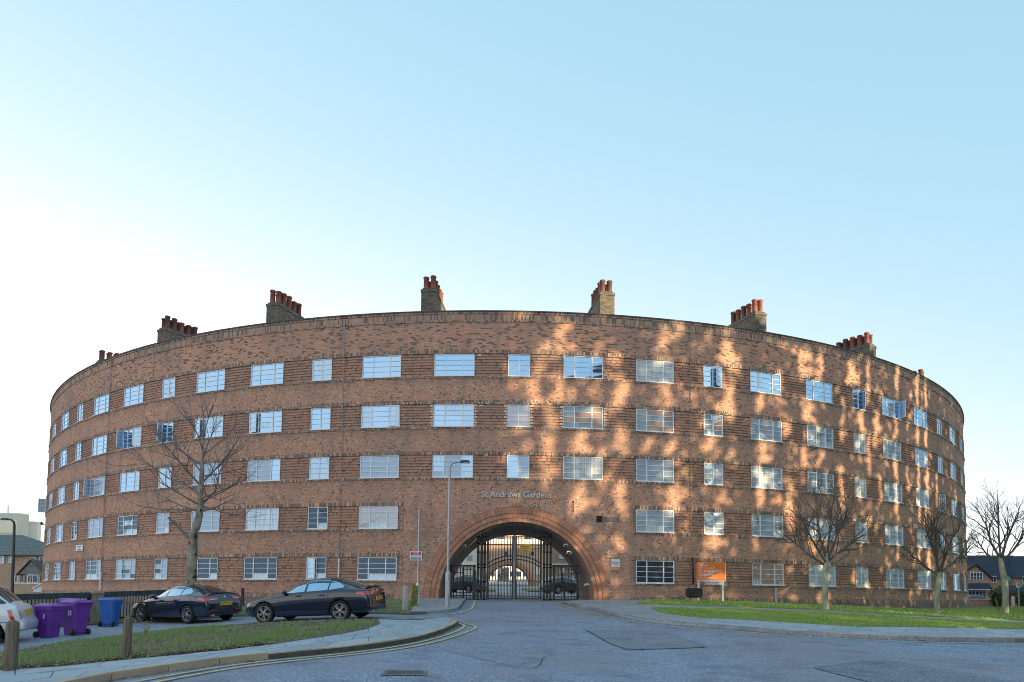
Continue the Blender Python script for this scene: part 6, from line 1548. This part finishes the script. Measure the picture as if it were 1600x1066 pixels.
for i, (x0, x1) in enumerate(((1552, 1562), (1588, 1600))):
    Yh = 82.+i*4; p0, p1 = P(x0, 930, Yh), P(x1, 930, Yh); g = zg(p0.x, Yh); rt = empty('garden_shrub', ((p0.x+p1.x)/2, Yh, g), label=('dark shrub behind the gate pillar', 'green hedge plant beside the porch at the right edge')[i], cat='shrub')
    b = MB(); rnd = random.Random(i)
    for _ in range(900):
        v = Vector((rnd.gauss(0, .33)*(p1.x-p0.x), rnd.gauss(0, .4), abs(rnd.gauss(.5, .32))*1.8)); n_ = Vector((rnd.gauss(0, 1), rnd.gauss(0, 1), rnd.gauss(0, 1))).normalized(); a = n_.orthogonal()*.09; c_ = n_.cross(a); b.add([v+a, v+c_, v-a, v-c_], [(0, 1, 2, 3)])
    b.build('foliage', M_leaf, rt); b = MB(); b.tube([(0, 0, 0), (0, 0, .8)], .05, 6); b.build('stem', M_trunkb, rt)
# ================================================================== left background
LY = 74.; gl0 = zg(-60, LY)
rt = empty('brick_house', (P(30, 900, LY).x, LY, gl0), label='pale brick house with hipped tiled roof at the left edge', cat='house')
a, b = P(-60, 866, LY), P(69, 866, LY); mb = MB(); mb.box(((a.x+b.x)/2, LY+4, (gl0-1+a.z)/2), (b.x-a.x, 8, a.z-gl0+1)); mb.build('wall', M_bufhouse, rt, world=True)
mb = MB(); e0, e1 = P(-64, 867.5, LY-.5), P(71, 867.5, LY-.5); r0, r1 = P(-40, 834, LY+4), P(35, 836, LY+4); r1.z = r0.z = P(35, 836, LY+4).z; f0_, f1_ = e0+Vector((0, 9, 0)), e1+Vector((0, 9, 0))
mb.add([e0, e1, r1, r0, f1_, f0_], [(0, 1, 2, 3), (1, 4, 2), (3, 2, 4, 5), (0, 3, 5)]); mb.build('roof', M_tileg, rt, world=True)
mb = MB(); cbox(mb, -60, 866.5, 70, 868.3, LY-.55, .12); mb.build('gutter', M_darkmetal, rt, world=True)
house_window(rt, -4, 868, 7, 881, LY, G_white, 2, 1); house_window(rt, 14.5, 869, 22.5, 880, LY, G_white, 2, 0); house_window(rt, 48.5, 871, 56.5, 882, LY, G_dark, 1, 0); house_window(rt, 62.5, 870, 68.5, 883, LY, G_dark, 1, 0)
for x0, x1 in ((20, 28), (30, 38), (44, 60)): house_window(rt, x0, 898, x1, 911, LY, G_dark, 2, 0)
# porch gable with teal boarding
Yp = 68.; rt = empty('porch', (P(40, 900, Yp).x, Yp, zg(-60, Yp)), label='boarded gable porch with grey pitched roof before the left house', cat='porch')
M_board = plain('grey_boarding', (.22, .24, .235), .85, vary=.2, scale=3)
ap, l_, r_ = P(49, 877, Yp), P(29, 897.5, Yp), P(68, 899, Yp); r_.z = l_.z
nb = 13
for i in range(nb):
    xa, xb = l_.x+(r_.x-l_.x)*i/nb, l_.x+(r_.x-l_.x)*(i+1)/nb-.03
    hz_ = lambda x: l_.z+(ap.z-l_.z)*(1-abs(x-ap.x)/((ap.x-l_.x) if x < ap.x else (r_.x-ap.x)))
    mb = MB(); mb.add([(xa, Yp, l_.z), (xb, Yp, l_.z), (xb, Yp, max(l_.z+.02, hz_(xb))), (xa, Yp, max(l_.z+.02, hz_(xa))), (xa, Yp+.05, l_.z), (xb, Yp+.05, l_.z), (xb, Yp+.05, max(l_.z+.02, hz_(xb))), (xa, Yp+.05, max(l_.z+.02, hz_(xa)))], [(0, 1, 2, 3), (3, 2, 6, 7), (1, 5, 6, 2), (0, 3, 7, 4)]); mb.build('board', M_board, rt, world=True)
mb = MB(); L0 = P(4, 899, Yp+1); tp = P(30, 877, Yp+1.5)
mb.add([l_+Vector((-.2, -.2, -.1)), ap+Vector((0, -.2, .15)), Vector((tp.x, Yp+6, ap.z+.15)), L0+Vector((0, 3, 0))], [(0, 1, 2, 3)]); mb.add([ap+Vector((0, -.2, .15)), r_+Vector((.3, -.2, -.1)), r_+Vector((.3, 6, -.1)), ap+Vector((0, 6, .15))], [(0, 1, 2, 3)]); mb.build('roof', M_tileg, rt, world=True)
mb = MB(); cbox(mb, 20, 910.5, 66, 912.5, Yp, .2); mb.build('fascia', M_white, rt, world=True); mb = MB(); cbox(mb, 10, 912.6, 67, 925, Yp, .3, yo=.1); mb.build('base_wall', M_bufhouse, rt, world=True)
for x in (29, 36, 46, 60): mb = MB(); cbox(mb, x, 899, x+2.2, 910.4, Yp, .15, yo=.1); mb.build('porch_post', M_bufhouse, rt, world=True)
# grey tower block behind
YT = 190.; gt = zg(-100, YT); rt = empty('concrete_tower', (P(20, 850, YT).x, YT+8, gt), label='grey slab-sided tower block far behind the left house', cat='building')
M_gconc = plain('grey_cladding', (.12, .165, .22), .85, vary=.06, scale=.3); M_lconc = plain('light_cladding', (.17, .21, .25), .85, vary=.06, scale=.3)
mb = MB(); cbox(mb, -60, 801, 27, 925, YT, 3, yo=1.5); mb.build('tower_slab', M_gconc, rt, world=True); mb = MB(); cbox(mb, 20, 814.5, 48, 925, YT+4, 2.5, yo=1.2); mb.build('tower_slab', M_gconc, rt, world=True); mb = MB(); cbox(mb, 48.5, 815, 52.5, 925, YT+5, 1.5, yo=1); mb.build('tower_slab', M_lconc, rt, world=True)
mb = MB(); cbox(mb, 12.3, 789.5, 13.3, 802, YT+2, .3); mb.build('mast', M_galv, rt, world=True)
mb = MB(); cbox(mb, -20, 812, 26, 833, YT, .2, yo=-.15); mb.build('cladding_panel', M_lconc, rt, world=True)
# white pitched shed edge by the block and the bird
rt = empty('white_shed', P(62, 918, 60), label='sliver of a white pitched shed roof beside the block', cat='shed'); mb = MB(); q = [P(52, 919, 60), P(72, 908, 60), P(72, 925, 60), P(52, 925, 60)]; mb.add(q+[v+Vector((0, 2, 0)) for v in q], [(0, 1, 2, 3)[::-1], (0, 4, 5, 1), (0, 3, 7, 4)]); mb.build('wall', M_signw, rt, world=True)
mb = MB(); a, b_ = P(51.5, 919.3, 59.9), P(72, 908, 59.9); mb.bar(a, b_, .12, .1); mb.build('bargeboard', M_whitep, rt, world=True)
pb_ = P(66, 819, 60); b = MB()
rt = empty('bird', pb_, .4, label='small dark bird flying left of the block', cat='bird')
b.lathe([(0, -.2), (.05, -.14), (.075, -.03), (.06, .08), (.045, .14), (.03, .2), (0, .22)], n=8, M=Matrix.Rotation(PI/2, 3, 'Y')); b.build('body', M_black, rt)
for sg in (-1, 1):
    b = MB(); b.add([(.06, sg*.04, .02), (-.06, sg*.04, .02), (-.10, sg*.22, .12), (-.05, sg*.42, .20), (.03, sg*.24, .14)], [(0, 1, 2, 3, 4)]); b.add([(.06, sg*.04, .01), (-.06, sg*.04, .01), (-.10, sg*.22, .11), (-.05, sg*.42, .195), (.03, sg*.24, .13)], [(0, 1, 2, 3, 4)]); b.build('wing', M_black, rt)
